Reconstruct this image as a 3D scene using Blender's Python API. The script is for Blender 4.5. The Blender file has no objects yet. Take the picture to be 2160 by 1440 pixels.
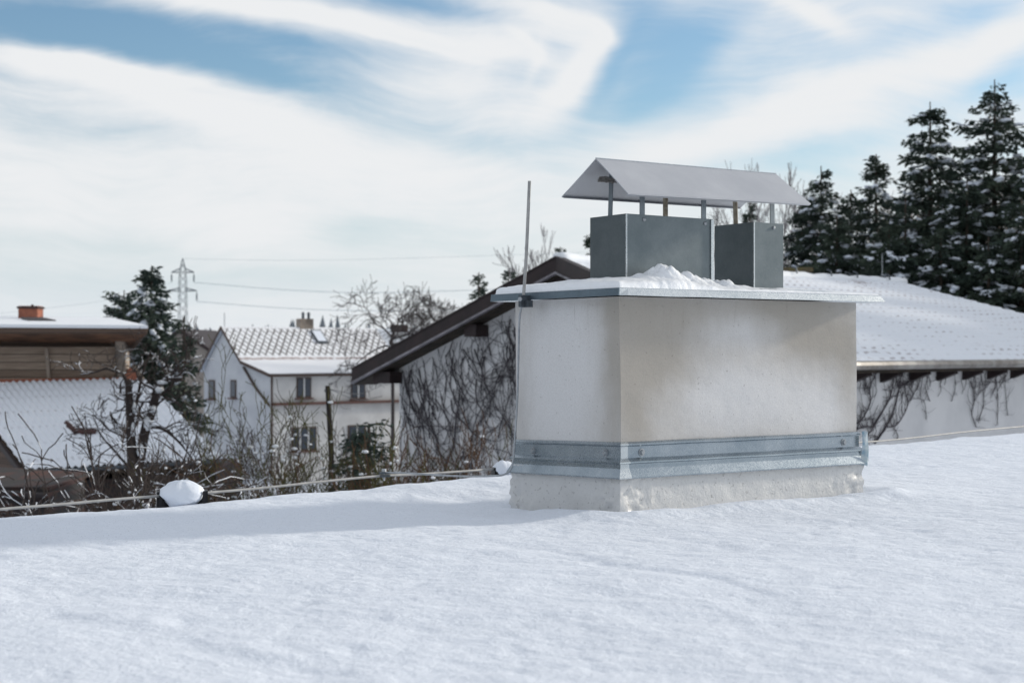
import bpy, math, random
import numpy as np
from mathutils import Vector, Matrix

# ------------------------------------------------------------ camera, sky, sun
scene = bpy.context.scene
EYE = 7.5                      # eye height above the far street level
F = 3150.0                     # focal length in pixels of the 2160 px wide photograph
HY = 740.0                     # horizon row

cam_data = bpy.data.cameras.new('camera')
cam = bpy.data.objects.new('camera', cam_data)
scene.collection.objects.link(cam)
cam.location = (0, 0, EYE)
cam.rotation_euler = (math.radians(90), 0, 0)
cam_data.sensor_width = 36
cam_data.lens = 36 * F / 2160
cam_data.shift_y = (HY - 720) / 2160
cam_data.clip_start = 0.05
cam_data.clip_end = 5000
cam_data.dof.use_dof = True
cam_data.dof.focus_distance = 6.7
cam_data.dof.aperture_fstop = 4.4
scene.camera = cam

scene.view_settings.view_transform = 'Standard'
scene.view_settings.look = 'None'
scene.view_settings.exposure = 0.0
scene.view_settings.gamma = 1.0
scene.cycles.max_bounces = 6
scene.cycles.use_denoising = True
scene.cycles.sample_clamp_indirect = 6

SUN_EL = math.radians(18)
SUN_DIR = Vector((0.89, 0.45, 0)).normalized() * math.cos(SUN_EL) + Vector((0, 0, math.sin(SUN_EL)))
sun_data = bpy.data.lights.new('sun', 'SUN')
sun = bpy.data.objects.new('sun', sun_data)
scene.collection.objects.link(sun)
sun_data.energy = 3.1
sun_data.angle = math.radians(4.5)
sun_data.color = (1.0, 0.93, 0.82)
sun.rotation_euler = SUN_DIR.to_track_quat('Z', 'Y').to_euler()
sun.location = (20, 10, 30)

world = bpy.data.worlds.new('World')
scene.world = world
world.use_nodes = True
WT = world.node_tree
for n in list(WT.nodes):
    WT.nodes.remove(n)


def nn(t, kind, **kw):
    n = t.nodes.new(kind)
    for k, v in kw.items():
        setattr(n, k, v)
    return n


def link_or_set(t, sock, v):
    if hasattr(v, 'is_output') or isinstance(v, bpy.types.NodeSocket):
        t.links.new(v, sock)
    else:
        sock.default_value = v


def math_(t, op, a, b=0.0, c=None, clamp=False):
    n = nn(t, 'ShaderNodeMath', operation=op, use_clamp=clamp)
    link_or_set(t, n.inputs[0], a)
    link_or_set(t, n.inputs[1], b)
    if c is not None:
        link_or_set(t, n.inputs[2], c)
    return n.outputs[0]


def mixc(t, f, a, b, blend='MIX'):
    n = nn(t, 'ShaderNodeMix', data_type='RGBA', blend_type=blend)
    link_or_set(t, n.inputs[0], f)
    link_or_set(t, n.inputs[6], a if not isinstance(a, tuple) else (*a[:3], 1))
    link_or_set(t, n.inputs[7], b if not isinstance(b, tuple) else (*b[:3], 1))
    return n.outputs[2]


def ramp(t, v, lo, hi, a=0.0, b=1.0):
    n = nn(t, 'ShaderNodeMapRange', interpolation_type='SMOOTHSTEP')
    link_or_set(t, n.inputs[0], v)
    n.inputs[1].default_value = lo; n.inputs[2].default_value = hi
    n.inputs[3].default_value = a; n.inputs[4].default_value = b
    return n.outputs[0]


def noise(t, vec, scale, detail=3.0, rough=0.5, out=0):
    n = nn(t, 'ShaderNodeTexNoise')
    if vec is not None:
        t.links.new(vec, n.inputs['Vector'])
    n.inputs['Scale'].default_value = scale
    n.inputs['Detail'].default_value = detail
    n.inputs['Roughness'].default_value = rough
    return n.outputs[out]


def mapping(t, vec, loc=(0, 0, 0), rot=(0, 0, 0), scale=(1, 1, 1), kind='POINT'):
    n = nn(t, 'ShaderNodeMapping', vector_type=kind)
    t.links.new(vec, n.inputs[0])
    n.inputs[1].default_value = loc
    n.inputs[2].default_value = rot
    n.inputs[3].default_value = scale
    return n.outputs[0]


def blob(t, vec, cx, cy, ang, sx, sy):
    """gaussian of a rotated ellipse in a 2D coordinate"""
    m = mapping(t, vec, (cx, cy, 0), (0, 0, math.radians(ang)), (sx, sy, 1), 'TEXTURE')
    d = nn(t, 'ShaderNodeVectorMath', operation='DOT_PRODUCT')
    t.links.new(m, d.inputs[0]); t.links.new(m, d.inputs[1])
    return math_(t, 'POWER', 0.3679, d.outputs['Value'])


def build_world():
    t = WT
    out = nn(t, 'ShaderNodeOutputWorld')
    bg = nn(t, 'ShaderNodeBackground')
    bg.inputs[1].default_value = 0.1
    t.links.new(bg.outputs[0], out.inputs[0])
    sky = nn(t, 'ShaderNodeTexSky', sky_type='NISHITA')
    sky.sun_disc = False
    sky.sun_elevation = SUN_EL
    sky.sun_rotation = math.atan2(SUN_DIR.x, SUN_DIR.y)
    sky.air_density = 1.0; sky.dust_density = 0.6; sky.ozone_density = 2.0
    tc = nn(t, 'ShaderNodeTexCoord')
    sep = nn(t, 'ShaderNodeSeparateXYZ')
    t.links.new(tc.outputs['Generated'], sep.inputs[0])
    X, Y, Z = sep.outputs
    yy = math_(t, 'MAXIMUM', Y, 0.05)
    U = math_(t, 'MULTIPLY', math_(t, 'DIVIDE', X, yy), 3.15)
    V = math_(t, 'MULTIPLY', math_(t, 'DIVIDE', Z, yy), -3.15)
    cb = nn(t, 'ShaderNodeCombineXYZ')
    t.links.new(U, cb.inputs[0]); t.links.new(V, cb.inputs[1])
    base = cb.outputs[0]
    # gentle warp of the cloud field
    w = nn(t, 'ShaderNodeVectorMath', operation='MULTIPLY_ADD')
    t.links.new(noise(t, base, 2.2, 4, 0.55, 1), w.inputs[0])
    w.inputs[1].default_value = (0.11, 0.08, 0)
    wa = nn(t, 'ShaderNodeVectorMath', operation='ADD')
    t.links.new(base, wa.inputs[0]); wa.inputs[1].default_value = (-0.055, -0.04, 0)
    t.links.new(wa.outputs[0], w.inputs[2])
    P = w.outputs[0]

    def px(x, y):
        return (x - 1080) / 1000, (y - 740) / 1000
    strokes = [  # px, py, angle, half length, half width, amount
        (260, 62, 8, 430, 62, -1.25), (560, 168, 14, 190, 34, -0.95), (0, 60, 0, 260, 55, -0.5), (820, -20, 0, 200, 40, -0.5),
        (150, 262, 6, 230, 30, -0.45), (1420, 110, -6, 150, 105, -1.15), (1350, 215, -20, 130, 45, -0.55), (1560, 60, 0, 120, 60, -0.35),
        (1900, 262, -22, 300, 42, -0.45), (740, 492, 0, 120, 36, -0.5), (930, 300, 6, 160, 26, -0.35), (250, 520, 4, 260, 30, -0.35), (560, 590, 0, 300, 24, -0.3), (120, 600, 0, 330, 80, -0.5),
        (900, 22, 6, 170, 24, -0.5), (1960, 70, -14, 200, 40, -0.5), (2130, 180, 0, 130, 50, -0.5), (1130, 330, 10, 200, 40, -0.25), (700, 610, 3, 400, 30, -0.2),
        (2080, 20, 0, 110, 30, -0.3), (1450, 350, -10, 260, 40, -0.15), (1700, 340, 0, 260, 60, -0.2),
        (480, 8, 8, 190, 26, 0.9), (800, 62, 13, 270, 34, 0.8), (1060, 95, 22, 120, 34, 0.35), (1140, 44, 17, 150, 30, 0.55),
        (1228, 125, -70, 90, 38, 0.4), (1185, 190, -40, 80, 40, 0.3), (110, 128, 7, 280, 26, 1.1), (430, 225, 17, 300, 38, 0.9), (600, 340, 5, 640, 90, 0.5),
        (960, 195, 8, 200, 56, 0.45), (1262, 60, 36, 44, 15, 0.5), (1268, 90, -66, 40, 16, 0.45), (1175, 32, 16, 100, 14, 0.45), (1225, 150, -66, 80, 24, 0.45), (1180, 205, -50, 80, 34, 0.4),
        (1100, 92, 40, 40, 9, 0.45), (640, 34, 11, 230, 9, 0.5), (820, 92, 14, 200, 8, 0.35), (200, 132, 10, 220, 8, 0.5), (380, 172, 14, 180, 8, 0.45), (1120, 140, -70, 50, 12, 0.3),
        (1290, 150, -60, 110, 22, -0.5), (1060, 150, 10, 60, 26, -0.35), (620, 90, 12, 160, 18, -0.35), (1330, 20, 10, 90, 34, -0.45), (1705, 28, 26, 100, 22, 0.75), (1545, 112, -42, 120, 42, 0.45), (1780, 190, -20, 380, 45, 0.7),
        (2120, 90, -30, 200, 40, 0.5), (1620, 290, -8, 380, 36, 0.5), (350, 450, 0, 500, 90, 0.3), (60, 370, 10, 160, 40, 0.3),
        (560, 510, 0, 160, 50, 0.35),
    ]
    acc = 0.56
    for (x, y, a, sx, sy, amt) in strokes:
        cx, cy = px(x, y)
        g = blob(t, P, cx, cy, a, sx / 1000, sy / 1000)
        acc = math_(t, 'MULTIPLY_ADD', g, amt, acc)
    # silky fibres drawn out along the wind, one direction each side
    w2 = nn(t, 'ShaderNodeVectorMath', operation='MULTIPLY_ADD')
    t.links.new(noise(t, base, 0.9, 2, 0.5, 1), w2.inputs[0]); w2.inputs[1].default_value = (0.5, 0.55, 0)
    t.links.new(P, w2.inputs[2])
    Q = w2.outputs[0]
    fl = noise(t, mapping(t, Q, rot=(0, 0, math.radians(-13)), scale=(1.0, 9.0, 1)), 3.2, 7, 0.66)
    fr = noise(t, mapping(t, Q, rot=(0, 0, math.radians(22)), scale=(1.0, 8.0, 1)), 3.6, 7, 0.64)
    side = ramp(t, U, 0.05, 0.5)
    fib = math_(t, 'ADD', math_(t, 'MULTIPLY', fl, math_(t, 'SUBTRACT', 1.0, side)), math_(t, 'MULTIPLY', fr, side))
    acc = math_(t, 'MULTIPLY_ADD', math_(t, 'SUBTRACT', fib, 0.5), 1.0, acc)
    soft = noise(t, mapping(t, Q, rot=(0, 0, math.radians(-10)), scale=(1, 2.2, 1)), 2.4, 6, 0.6)
    acc = math_(t, 'MULTIPLY_ADD', math_(t, 'SUBTRACT', soft, 0.5), 1.35, acc)
    big = noise(t, mapping(t, tc.outputs['Generated'], scale=(1, 1, 2.5)), 2.6, 5, 0.55)
    acc = math_(t, 'MULTIPLY_ADD', math_(t, 'SUBTRACT', big, 0.5), 0.35, acc)
    acc = math_(t, 'MULTIPLY', acc, ramp(t, Z, 0.28, 0.75, 1.0, 0.95))
    mask = ramp(t, acc, -0.58, 1.27)
    hor = ramp(t, Z, 0.0, 0.17, 0.95, 0.0)
    blue = mixc(t, 1.0, sky.outputs[0], (1.12, 1.26, 1.32), 'MULTIPLY')
    blue = mixc(t, hor, blue, (6.8, 7.6, 8.35))
    col = mixc(t, mask, blue, (8.45, 8.6, 8.75))
    t.links.new(col, bg.inputs[0])


build_world()

# ------------------------------------------------------------ helpers
R = random.Random(11)
NP = np.random.RandomState(5)
COL = scene.collection
ORG = {}


def Pt(px, py, D):
    return Vector(((px - 1080) / F * D, D, EYE - (py - HY) / F * D))


def zpix(py, D):
    return EYE - (py - HY) / F * D


def on_line(O, d, px):
    """distance t along the plan line O + t d whose picture column is px"""
    k = (px - 1080) / F
    return (k * O[1] - O[0]) / (d[0] - k * d[1])


def link_obj(name, data, parent=None):
    o = bpy.data.objects.new(name, data)
    COL.objects.link(o)
    if parent is not None:
        o.parent = parent
    return o


def tag(o, label=None, cat=None, group=None, kind=None):
    if label: o['label'] = label
    if cat: o['category'] = cat
    if group: o['group'] = group
    if kind: o['kind'] = kind
    return o


def thing(name, label, cat, loc, group=None):
    o = link_obj(name, None)
    o.location = loc
    ORG[o.name] = Vector(loc)
    o.empty_display_size = 0.2
    return tag(o, label, cat, group)


class MB:
    def __init__(s):
        s.v = []; s.f = []; s.uv = None

    def add(s, vs, fs):
        b = len(s.v)
        s.v.extend([tuple(v) for v in vs])
        s.f.extend([tuple(i + b for i in f) for f in fs])

    def quad(s, a, b, c, d):
        s.add([a, b, c, d], [(0, 1, 2, 3)])

    def box(s, c, size, ax=None):
        """box centred at c, half axes from size and ax (3 unit vectors)"""
        c = Vector(c)
        ax = ax or (Vector((1, 0, 0)), Vector((0, 1, 0)), Vector((0, 0, 1)))
        h = [Vector(a) * (k / 2) for a, k in zip(ax, size)]
        vs = [c + h[0] * i + h[1] * j + h[2] * k for k in (-1, 1) for (i, j) in ((-1, -1), (1, -1), (1, 1), (-1, 1))]
        s.add(vs, [(3, 2, 1, 0), (4, 5, 6, 7), (0, 1, 5, 4), (1, 2, 6, 5), (2, 3, 7, 6), (3, 0, 4, 7)])

    def prism(s, pts, ext):
        """closed polygon pts extruded by the vector ext"""
        n = len(pts); pts = [Vector(p) for p in pts]; ext = Vector(ext)
        s.add(pts + [p + ext for p in pts],
              [tuple(range(n))[::-1], tuple(range(n, 2 * n))] + [(i, (i + 1) % n, n + (i + 1) % n, n + i) for i in range(n)])

    def tube(s, pts, rad, sides=6, caps=True):
        pts = [Vector(p) for p in pts]
        n = len(pts)
        if not hasattr(rad, '__len__'): rad = [rad] * n
        b = len(s.v)
        ref = None
        for i, p in enumerate(pts):
            d = (pts[min(i + 1, n - 1)] - pts[max(i - 1, 0)])
            d = d.normalized() if d.length > 1e-9 else Vector((0, 0, 1))
            if ref is None:
                ref = Vector((1, 0, 0)) if abs(d.x) < 0.8 else Vector((0, 1, 0))
            u = (ref - d * ref.dot(d))
            u = u.normalized() if u.length > 1e-6 else d.orthogonal().normalized()
            ref = u
            w = d.cross(u)
            for k in range(sides):
                a = 2 * math.pi * k / sides
                s.v.append(tuple(p + (u * math.cos(a) + w * math.sin(a)) * rad[i]))
        for i in range(n - 1):
            for k in range(sides):
                k2 = (k + 1) % sides
                s.f.append((b + i * sides + k, b + i * sides + k2, b + (i + 1) * sides + k2, b + (i + 1) * sides + k))
        if caps:
            s.f.append(tuple(b + k for k in range(sides))[::-1])
            s.f.append(tuple(b + (n - 1) * sides + k for k in range(sides)))

    def ball(s, c, r, seg=8, rings=5, ax=None, jit=0.0, rng=R):
        c = Vector(c)
        if not hasattr(r, '__len__'): r = (r, r, r)
        ax = ax or (Vector((1, 0, 0)), Vector((0, 1, 0)), Vector((0, 0, 1)))
        vs = []
        for i in range(1, rings):
            th = math.pi * i / rings
            for k in range(seg):
                a = 2 * math.pi * k / seg
                j = 1 + rng.uniform(-jit, jit)
                vs.append(c + (ax[0] * (math.cos(a) * math.sin(th) * r[0]) + ax[1] * (math.sin(a) * math.sin(th) * r[1])
                               + ax[2] * (math.cos(th) * r[2])) * j)
        top = len(vs); vs.append(c + ax[2] * r[2]); bot = len(vs); vs.append(c - ax[2] * r[2])
        fs = []
        for i in range(rings - 2):
            for k in range(seg):
                k2 = (k + 1) % seg
                fs.append((i * seg + k, (i + 1) * seg + k, (i + 1) * seg + k2, i * seg + k2))
        for k in range(seg):
            k2 = (k + 1) % seg
            fs.append((top, k, k2)); fs.append((bot, (rings - 2) * seg + k2, (rings - 2) * seg + k))
        s.add(vs, fs)

    def build(s, name, mat, parent=None, org=None, smooth=False, label=None):
        root = parent
        while root is not None and root.parent is not None:
            root = root.parent
        o3 = ORG[root.name] if root is not None else Vector(org or (0, 0, 0))
        me = bpy.data.meshes.new(name)
        vv = np.array(s.v, dtype=np.float64) - np.array(o3)
        me.from_pydata(vv.tolist(), [], s.f)
        me.update()
        if s.uv is not None:
            uvl = me.uv_layers.new(name='UVMap')
            li = np.zeros(len(me.loops), dtype=np.int32)
            me.loops.foreach_get('vertex_index', li)
            uvl.data.foreach_set('uv', np.array(s.uv)[li].astype(np.float32).ravel())
        if smooth:
            me.polygons.foreach_set('use_smooth', [True] * len(me.polygons))
        me.materials.append(mat)
        o = link_obj(name, me, parent)
        if root is None:
            o.location = o3; ORG[o.name] = o3
        if label: o['label'] = label
        return o


def grid(fn, nu, nv):
    """MB of a grid; fn(U, V) gives the position arrays for arrays in 0..1; UVs stored"""
    u, v = np.meshgrid(np.linspace(0, 1, nu), np.linspace(0, 1, nv), indexing='ij')
    x, y, z = fn(u, v)
    m = MB()
    m.v = list(map(tuple, np.stack([x.ravel(), y.ravel(), z.ravel()], 1).tolist()))
    i, j = np.meshgrid(np.arange(nu - 1), np.arange(nv - 1), indexing='ij')
    a = (i * nv + j).ravel()
    m.f = list(map(tuple, np.stack([a, a + nv, a + nv + 1, a + 1], 1).tolist()))
    m.uv = np.stack([u.ravel(), v.ravel()], 1)
    return m


def vnoise(x, y, seed=0):
    xi = np.floor(x).astype(np.int64); yi = np.floor(y).astype(np.int64)
    fx = x - xi; fy = y - yi
    fx = fx * fx * (3 - 2 * fx); fy = fy * fy * (3 - 2 * fy)

    def h(a, b):
        n = (a * 374761393 + b * 668265263 + seed * 982451653) & 0x7fffffff
        n = ((n ^ (n >> 13)) * 1274126177) & 0x7fffffff
        return ((n ^ (n >> 16)) & 0xffff) / 65535.0
    return (h(xi, yi) * (1 - fx) + h(xi + 1, yi) * fx) * (1 - fy) + (h(xi, yi + 1) * (1 - fx) + h(xi + 1, yi + 1) * fx) * fy


def fbm(x, y, oct=4, seed=0, gain=0.5):
    s = 0; a = 1; t = 0
    for k in range(oct):
        s = s + a * (vnoise(x, y, seed + k * 17) - 0.5); t += a
        a *= gain; x = x * 2.03 + 5.1; y = y * 2.03 + 1.7
    return s / t * 2


# ------------------------------------------------------------ materials
def new_mat(name):
    m = bpy.data.materials.new(name)
    m.use_nodes = True
    t = m.node_tree
    b = t.nodes['Principled BSDF']
    return m, t, b


def add_bump(t, b, h, strength, dist):
    n = nn(t, 'ShaderNodeBump')
    n.inputs['Strength'].default_value = strength
    n.inputs['Distance'].default_value = dist
    t.links.new(h, n.inputs['Height'])
    t.links.new(n.outputs[0], b.inputs['Normal'])
    return n


def objco(t):
    return nn(t, 'ShaderNodeTexCoord').outputs['Object']


def uvco(t):
    return nn(t, 'ShaderNodeTexCoord').outputs['UV']


def simple(name, c1, c2=None, scale=4, rough=0.7, metal=0.0, bump=0.0, bscale=40, bdist=0.005, stretch=(1, 1, 1), spec=0.3, detail=4):
    m, t, b = new_mat(name)
    co = mapping(t, objco(t), scale=stretch)
    if c2 is not None:
        t.links.new(mixc(t, ramp(t, noise(t, co, scale, detail, 0.6), 0.3, 0.7), c1, c2), b.inputs['Base Color'])
    else:
        b.inputs['Base Color'].default_value = (*c1, 1)
    b.inputs['Roughness'].default_value = rough
    b.inputs['Metallic'].default_value = metal
    b.inputs['Specular IOR Level'].default_value = spec
    if bump:
        add_bump(t, b, noise(t, co, bscale, 4, 0.6), bump, bdist)
    return m


def snow_mat(name, near=False, tint=(0.755, 0.80, 0.875)):
    m, t, b = new_mat(name)
    co = objco(t)
    n1 = noise(t, co, 1.3, 4, 0.55)
    c = mixc(t, n1, tuple(k * 0.97 for k in tint), tuple(min(0.93, k * 1.04) for k in tint))
    if near:
        gr = math_(t, 'MULTIPLY_ADD', noise(t, co, 150, 3, 0.7), 0.6, math_(t, 'MULTIPLY', noise(t, co, 55, 3, 0.6), 0.4))
        c = mixc(t, ramp(t, gr, 0.3, 0.7), mixc(t, 1.0, c, (0.955, 0.96, 0.97), 'MULTIPLY'), mixc(t, 1.0, c, (1.05, 1.045, 1.04), 'MULTIPLY'))
    b.inputs['Roughness'].default_value = 0.65
    b.inputs['Specular IOR Level'].default_value = 0.25
    if near:
        st = mapping(t, co, rot=(0, 0, math.radians(-22)), scale=(0.9, 1.1, 1))
        h1 = noise(t, st, 11, 5, 0.62)
        h2 = noise(t, st, 48, 4, 0.65)
        h3 = noise(t, co, 330, 2, 0.5)
        h = math_(t, 'MULTIPLY_ADD', h2, 0.24, math_(t, 'MULTIPLY', h1, 1.0))
        h = math_(t, 'MULTIPLY_ADD', h3, 0.09, h)
        add_bump(t, b, h, 0.75, 0.024)
        # sparkling crystals: sparse tiny mirror facets
        v = nn(t, 'ShaderNodeTexVoronoi'); v.inputs['Scale'].default_value = 260
        t.links.new(co, v.inputs['Vector'])
        sepc = nn(t, 'ShaderNodeSeparateColor'); t.links.new(v.outputs['Color'], sepc.inputs[0])
        sp = math_(t, 'GREATER_THAN', sepc.outputs[0], 0.986)
        t.links.new(math_(t, 'MULTIPLY_ADD', sp, -0.5, 0.65), b.inputs['Roughness'])
        t.links.new(math_(t, 'MULTIPLY_ADD', sp, 0.75, 0.25), b.inputs['Specular IOR Level'])
    else:
        add_bump(t, b, noise(t, co, 14, 5, 0.6), 0.5, 0.02)
    t.links.new(c, b.inputs['Base Color'])
    return m


def snowy(name, c1, c2, thr=0.45, patch=5.0, amount=0.5, rough=0.85):
    """bark with snow lying on whatever faces up, broken by noise"""
    m, t, b = new_mat(name)
    g = nn(t, 'ShaderNodeNewGeometry')
    s = nn(t, 'ShaderNodeSeparateXYZ'); t.links.new(g.outputs['Normal'], s.inputs[0])
    co = objco(t)
    n = noise(t, co, patch, 3, 0.6)
    k = math_(t, 'MULTIPLY_ADD', math_(t, 'SUBTRACT', n, 1 - amount), 2.2, s.outputs[2])
    k = ramp(t, k, thr, thr + 0.2)
    bark = mixc(t, noise(t, co, patch * 1.7, 3, 0.6), c1, c2)
    t.links.new(mixc(t, k, bark, (0.80, 0.83, 0.88)), b.inputs['Base Color'])
    b.inputs['Roughness'].default_value = rough
    b.inputs['Specular IOR Level'].default_value = 0.15
    return m


def galv(name, base, dark, rough=0.42, metal=0.75, scale=60, streak=False):
    """zinc-coated sheet: grainy spangle, faint brushed streaks"""
    m, t, b = new_mat(name)
    co = objco(t)
    v = nn(t, 'ShaderNodeTexVoronoi'); v.inputs['Scale'].default_value = scale
    t.links.new(co, v.inputs['Vector'])
    se = nn(t, 'ShaderNodeSeparateColor'); t.links.new(v.outputs['Color'], se.inputs[0])
    f = math_(t, 'MULTIPLY_ADD', se.outputs[0], 0.09, math_(t, 'MULTIPLY', noise(t, co, 5, 5, 0.65), 0.78))
    fine = noise(t, mapping(t, co, scale=(1, 1, 0.35)), 260, 2, 0.6)
    f = math_(t, 'MULTIPLY_ADD', math_(t, 'SUBTRACT', fine, 0.5), 0.13, f)
    t.links.new(mixc(t, ramp(t, f, 0.2, 0.85), dark, base), b.inputs['Base Color'])
    t.links.new(math_(t, 'MULTIPLY_ADD', se.outputs[1], 0.12, rough - 0.06), b.inputs['Roughness'])
    b.inputs['Metallic'].default_value = metal
    add_bump(t, b, noise(t, co, 7, 2, 0.5), 0.12, 0.006)
    return m


M = {}
M['snow_near'] = snow_mat('snow_near', True)
M['snow'] = snow_mat('snow')
M['snow_clean'] = snow_mat('snow_clean', tint=(0.85, 0.87, 0.90))
M['galv_box'] = galv('galv_box', (0.235, 0.26, 0.27), (0.13, 0.155, 0.165), 0.38, 0.88, 320)
M['galv_hood'] = galv('galv_hood', (0.56, 0.57, 0.59), (0.46, 0.47, 0.50), 0.5, 0.5, 420)
M['galv_cap'] = galv('galv_cap', (0.80, 0.82, 0.82), (0.50, 0.54, 0.56), 0.3, 0.9, 260)
M['galv_flash'] = galv('galv_flash', (0.48, 0.52, 0.55), (0.27, 0.32, 0.36), 0.3, 0.95, 260)
M['strap'] = galv('strap', (0.30, 0.33, 0.35), (0.17, 0.20, 0.22), 0.42, 0.8, 300)
M['strap_tan'] = simple('strap_tan', (0.42, 0.38, 0.30), (0.25, 0.21, 0.16), 40, 0.5, 0.4)
M['alu'] = simple('alu', (0.42, 0.44, 0.46), (0.30, 0.32, 0.34), 30, 0.45, 0.7)
M['cable'] = simple('cable', (0.40, 0.395, 0.385), (0.29, 0.29, 0.285), 20, 0.6, 0.2)
M['dark_metal'] = simple('dark_metal', (0.12, 0.14, 0.16), (0.07, 0.08, 0.09), 40, 0.5, 0.6)
M['plastic'] = simple('plastic', (0.012, 0.012, 0.014), None, rough=0.5)
M['tangle'] = simple('tangle', (0.10, 0.09, 0.08), (0.25, 0.24, 0.23), 60, 0.8)
M['rust_wood'] = simple('rust_wood', (0.20, 0.10, 0.055), (0.06, 0.035, 0.025), 2.5, 0.85, stretch=(0.6, 0.6, 9))
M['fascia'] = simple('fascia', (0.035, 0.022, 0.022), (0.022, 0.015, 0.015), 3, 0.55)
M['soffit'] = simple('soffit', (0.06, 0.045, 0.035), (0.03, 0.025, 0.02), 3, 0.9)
M['fascia_lip'] = simple('fascia_lip', (0.30, 0.28, 0.30), (0.16, 0.15, 0.16), 3, 0.5)
M['glass'] = simple('glass', (0.02, 0.03, 0.045), None, rough=0.12, spec=0.6)
M['frame_white'] = simple('frame_white', (0.62, 0.62, 0.62), (0.5, 0.5, 0.5), 8, 0.6)
M['frame_brown'] = simple('frame_brown', (0.07, 0.045, 0.035), None, rough=0.6)
M['render_lit_side'] = simple('render_lit_side', (0.62, 0.61, 0.595), (0.49, 0.48, 0.47), 0.8, 0.9, bump=0.3)
M['render_white'] = simple('render_white', (0.52, 0.53, 0.55), (0.43, 0.44, 0.47), 0.7, 0.9, bump=0.3)
M['render_grey'] = simple('render_grey', (0.30, 0.27, 0.24), (0.24, 0.21, 0.19), 0.7, 0.9)
M['render_wall'] = simple('render_wall', (0.74, 0.73, 0.73), (0.62, 0.615, 0.62), 0.9, 0.9, bump=0.3)
M['render_vine'] = simple('render_vine', (0.52, 0.52, 0.55), (0.40, 0.39, 0.41), 0.9, 0.9)
M['course'] = simple('course', (0.16, 0.085, 0.07), (0.10, 0.06, 0.05), 6, 0.85)
M['clay'] = simple('clay', (0.34, 0.13, 0.08), (0.22, 0.085, 0.06), 6, 0.85)
M['red_brick'] = simple('red_brick', (0.30, 0.12, 0.08), (0.19, 0.10, 0.08), 9, 0.9)
M['vine'] = simple('vine', (0.045, 0.040, 0.046), (0.10, 0.09, 0.095), 3, 0.9)
M['pole_wood'] = simple('pole_wood', (0.045, 0.035, 0.03), (0.02, 0.017, 0.015), 8, 0.9, stretch=(1, 1, 0.1))
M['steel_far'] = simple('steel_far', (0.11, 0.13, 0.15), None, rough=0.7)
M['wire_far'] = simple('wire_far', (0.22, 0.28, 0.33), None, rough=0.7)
M['spruce'] = simple('spruce', (0.022, 0.036, 0.030), (0.060, 0.078, 0.055), 0.9, 0.8, spec=0.15)
M['spruce_green'] = simple('spruce_green', (0.030, 0.048, 0.042), (0.08, 0.10, 0.075), 0.9, 0.8, spec=0.15)
M['bark'] = simple('bark', (0.05, 0.038, 0.03), (0.09, 0.07, 0.055), 6, 0.9)
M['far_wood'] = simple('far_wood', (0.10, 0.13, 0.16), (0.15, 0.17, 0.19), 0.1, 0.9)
M['twig'] = snowy('twig', (0.045, 0.035, 0.030), (0.09, 0.07, 0.055), 0.8, 3.5, 0.42)
M['twig_mid'] = snowy('twig_mid', (0.045, 0.038, 0.038), (0.08, 0.07, 0.068), 0.75, 1.5, 0.4)
M['twig_snow'] = snowy('twig_snow', (0.035, 0.028, 0.026), (0.07, 0.055, 0.05), 0.62, 2.5, 0.50)
M['twig_moss'] = snowy('twig_moss', (0.10, 0.10, 0.03), (0.055, 0.05, 0.025), 0.65, 3.0, 0.40)
M['twig_brown'] = snowy('twig_brown', (0.13, 0.075, 0.045), (0.07, 0.045, 0.03), 0.65, 3.0, 0.40)
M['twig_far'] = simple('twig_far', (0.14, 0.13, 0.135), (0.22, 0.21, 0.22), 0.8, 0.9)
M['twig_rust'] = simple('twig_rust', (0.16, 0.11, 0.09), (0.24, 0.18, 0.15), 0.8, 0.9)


def tile_roof_mat(name, exposed=(0.20, 0.09, 0.06), amount=0.36, patch=0.8, rows=(8, 8), line=0.25):
    """snow on a tiled roof: uv in metres, dark row gaps and worn patches"""
    m, t, b = new_mat(name)
    uv = uvco(t)
    s = nn(t, 'ShaderNodeSeparateXYZ'); t.links.new(uv, s.inputs[0])
    n = noise(t, uv, patch, 5, 0.65)
    nf = noise(t, uv, 7, 3, 0.6)
    row = math_(t, 'FRACT', math_(t, 'MULTIPLY_ADD', math_(t, 'SUBTRACT', nf, 0.5), 0.25, math_(t, 'DIVIDE', s.outputs[1], rows[1])))
    gap = math_(t, 'LESS_THAN', row, 0.14)
    col = math_(t, 'FRACT', math_(t, 'DIVIDE', s.outputs[0], rows[0]))
    dip = math_(t, 'LESS_THAN', math_(t, 'ABSOLUTE', math_(t, 'SUBTRACT', col, 0.5)), 0.22)
    k = ramp(t, math_(t, 'ADD', math_(t, 'MULTIPLY_ADD', nf, 0.35, n), ramp(t, s.outputs[1], 0.3, 1.5, 0.12, 0.0)), 1 - amount, 1 - amount + 0.12)
    g = math_(t, 'MULTIPLY', math_(t, 'MULTIPLY', gap, dip), ramp(t, math_(t, 'MULTIPLY_ADD', nf, 0.6, noise(t, uv, 0.45, 3)), 0.64, 0.92, 0, line))
    k = math_(t, 'MAXIMUM', math_(t, 'MULTIPLY', k, math_(t, 'MULTIPLY_ADD', gap, 0.5, 0.5)), g)
    snow = mixc(t, n, (0.79, 0.82, 0.87), (0.85, 0.87, 0.91))
    t.links.new(mixc(t, k, snow, exposed), b.inputs['Base Color'])
    b.inputs['Roughness'].default_value = 0.75
    b.inputs['Specular IOR Level'].default_value = 0.2
    return m


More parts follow.
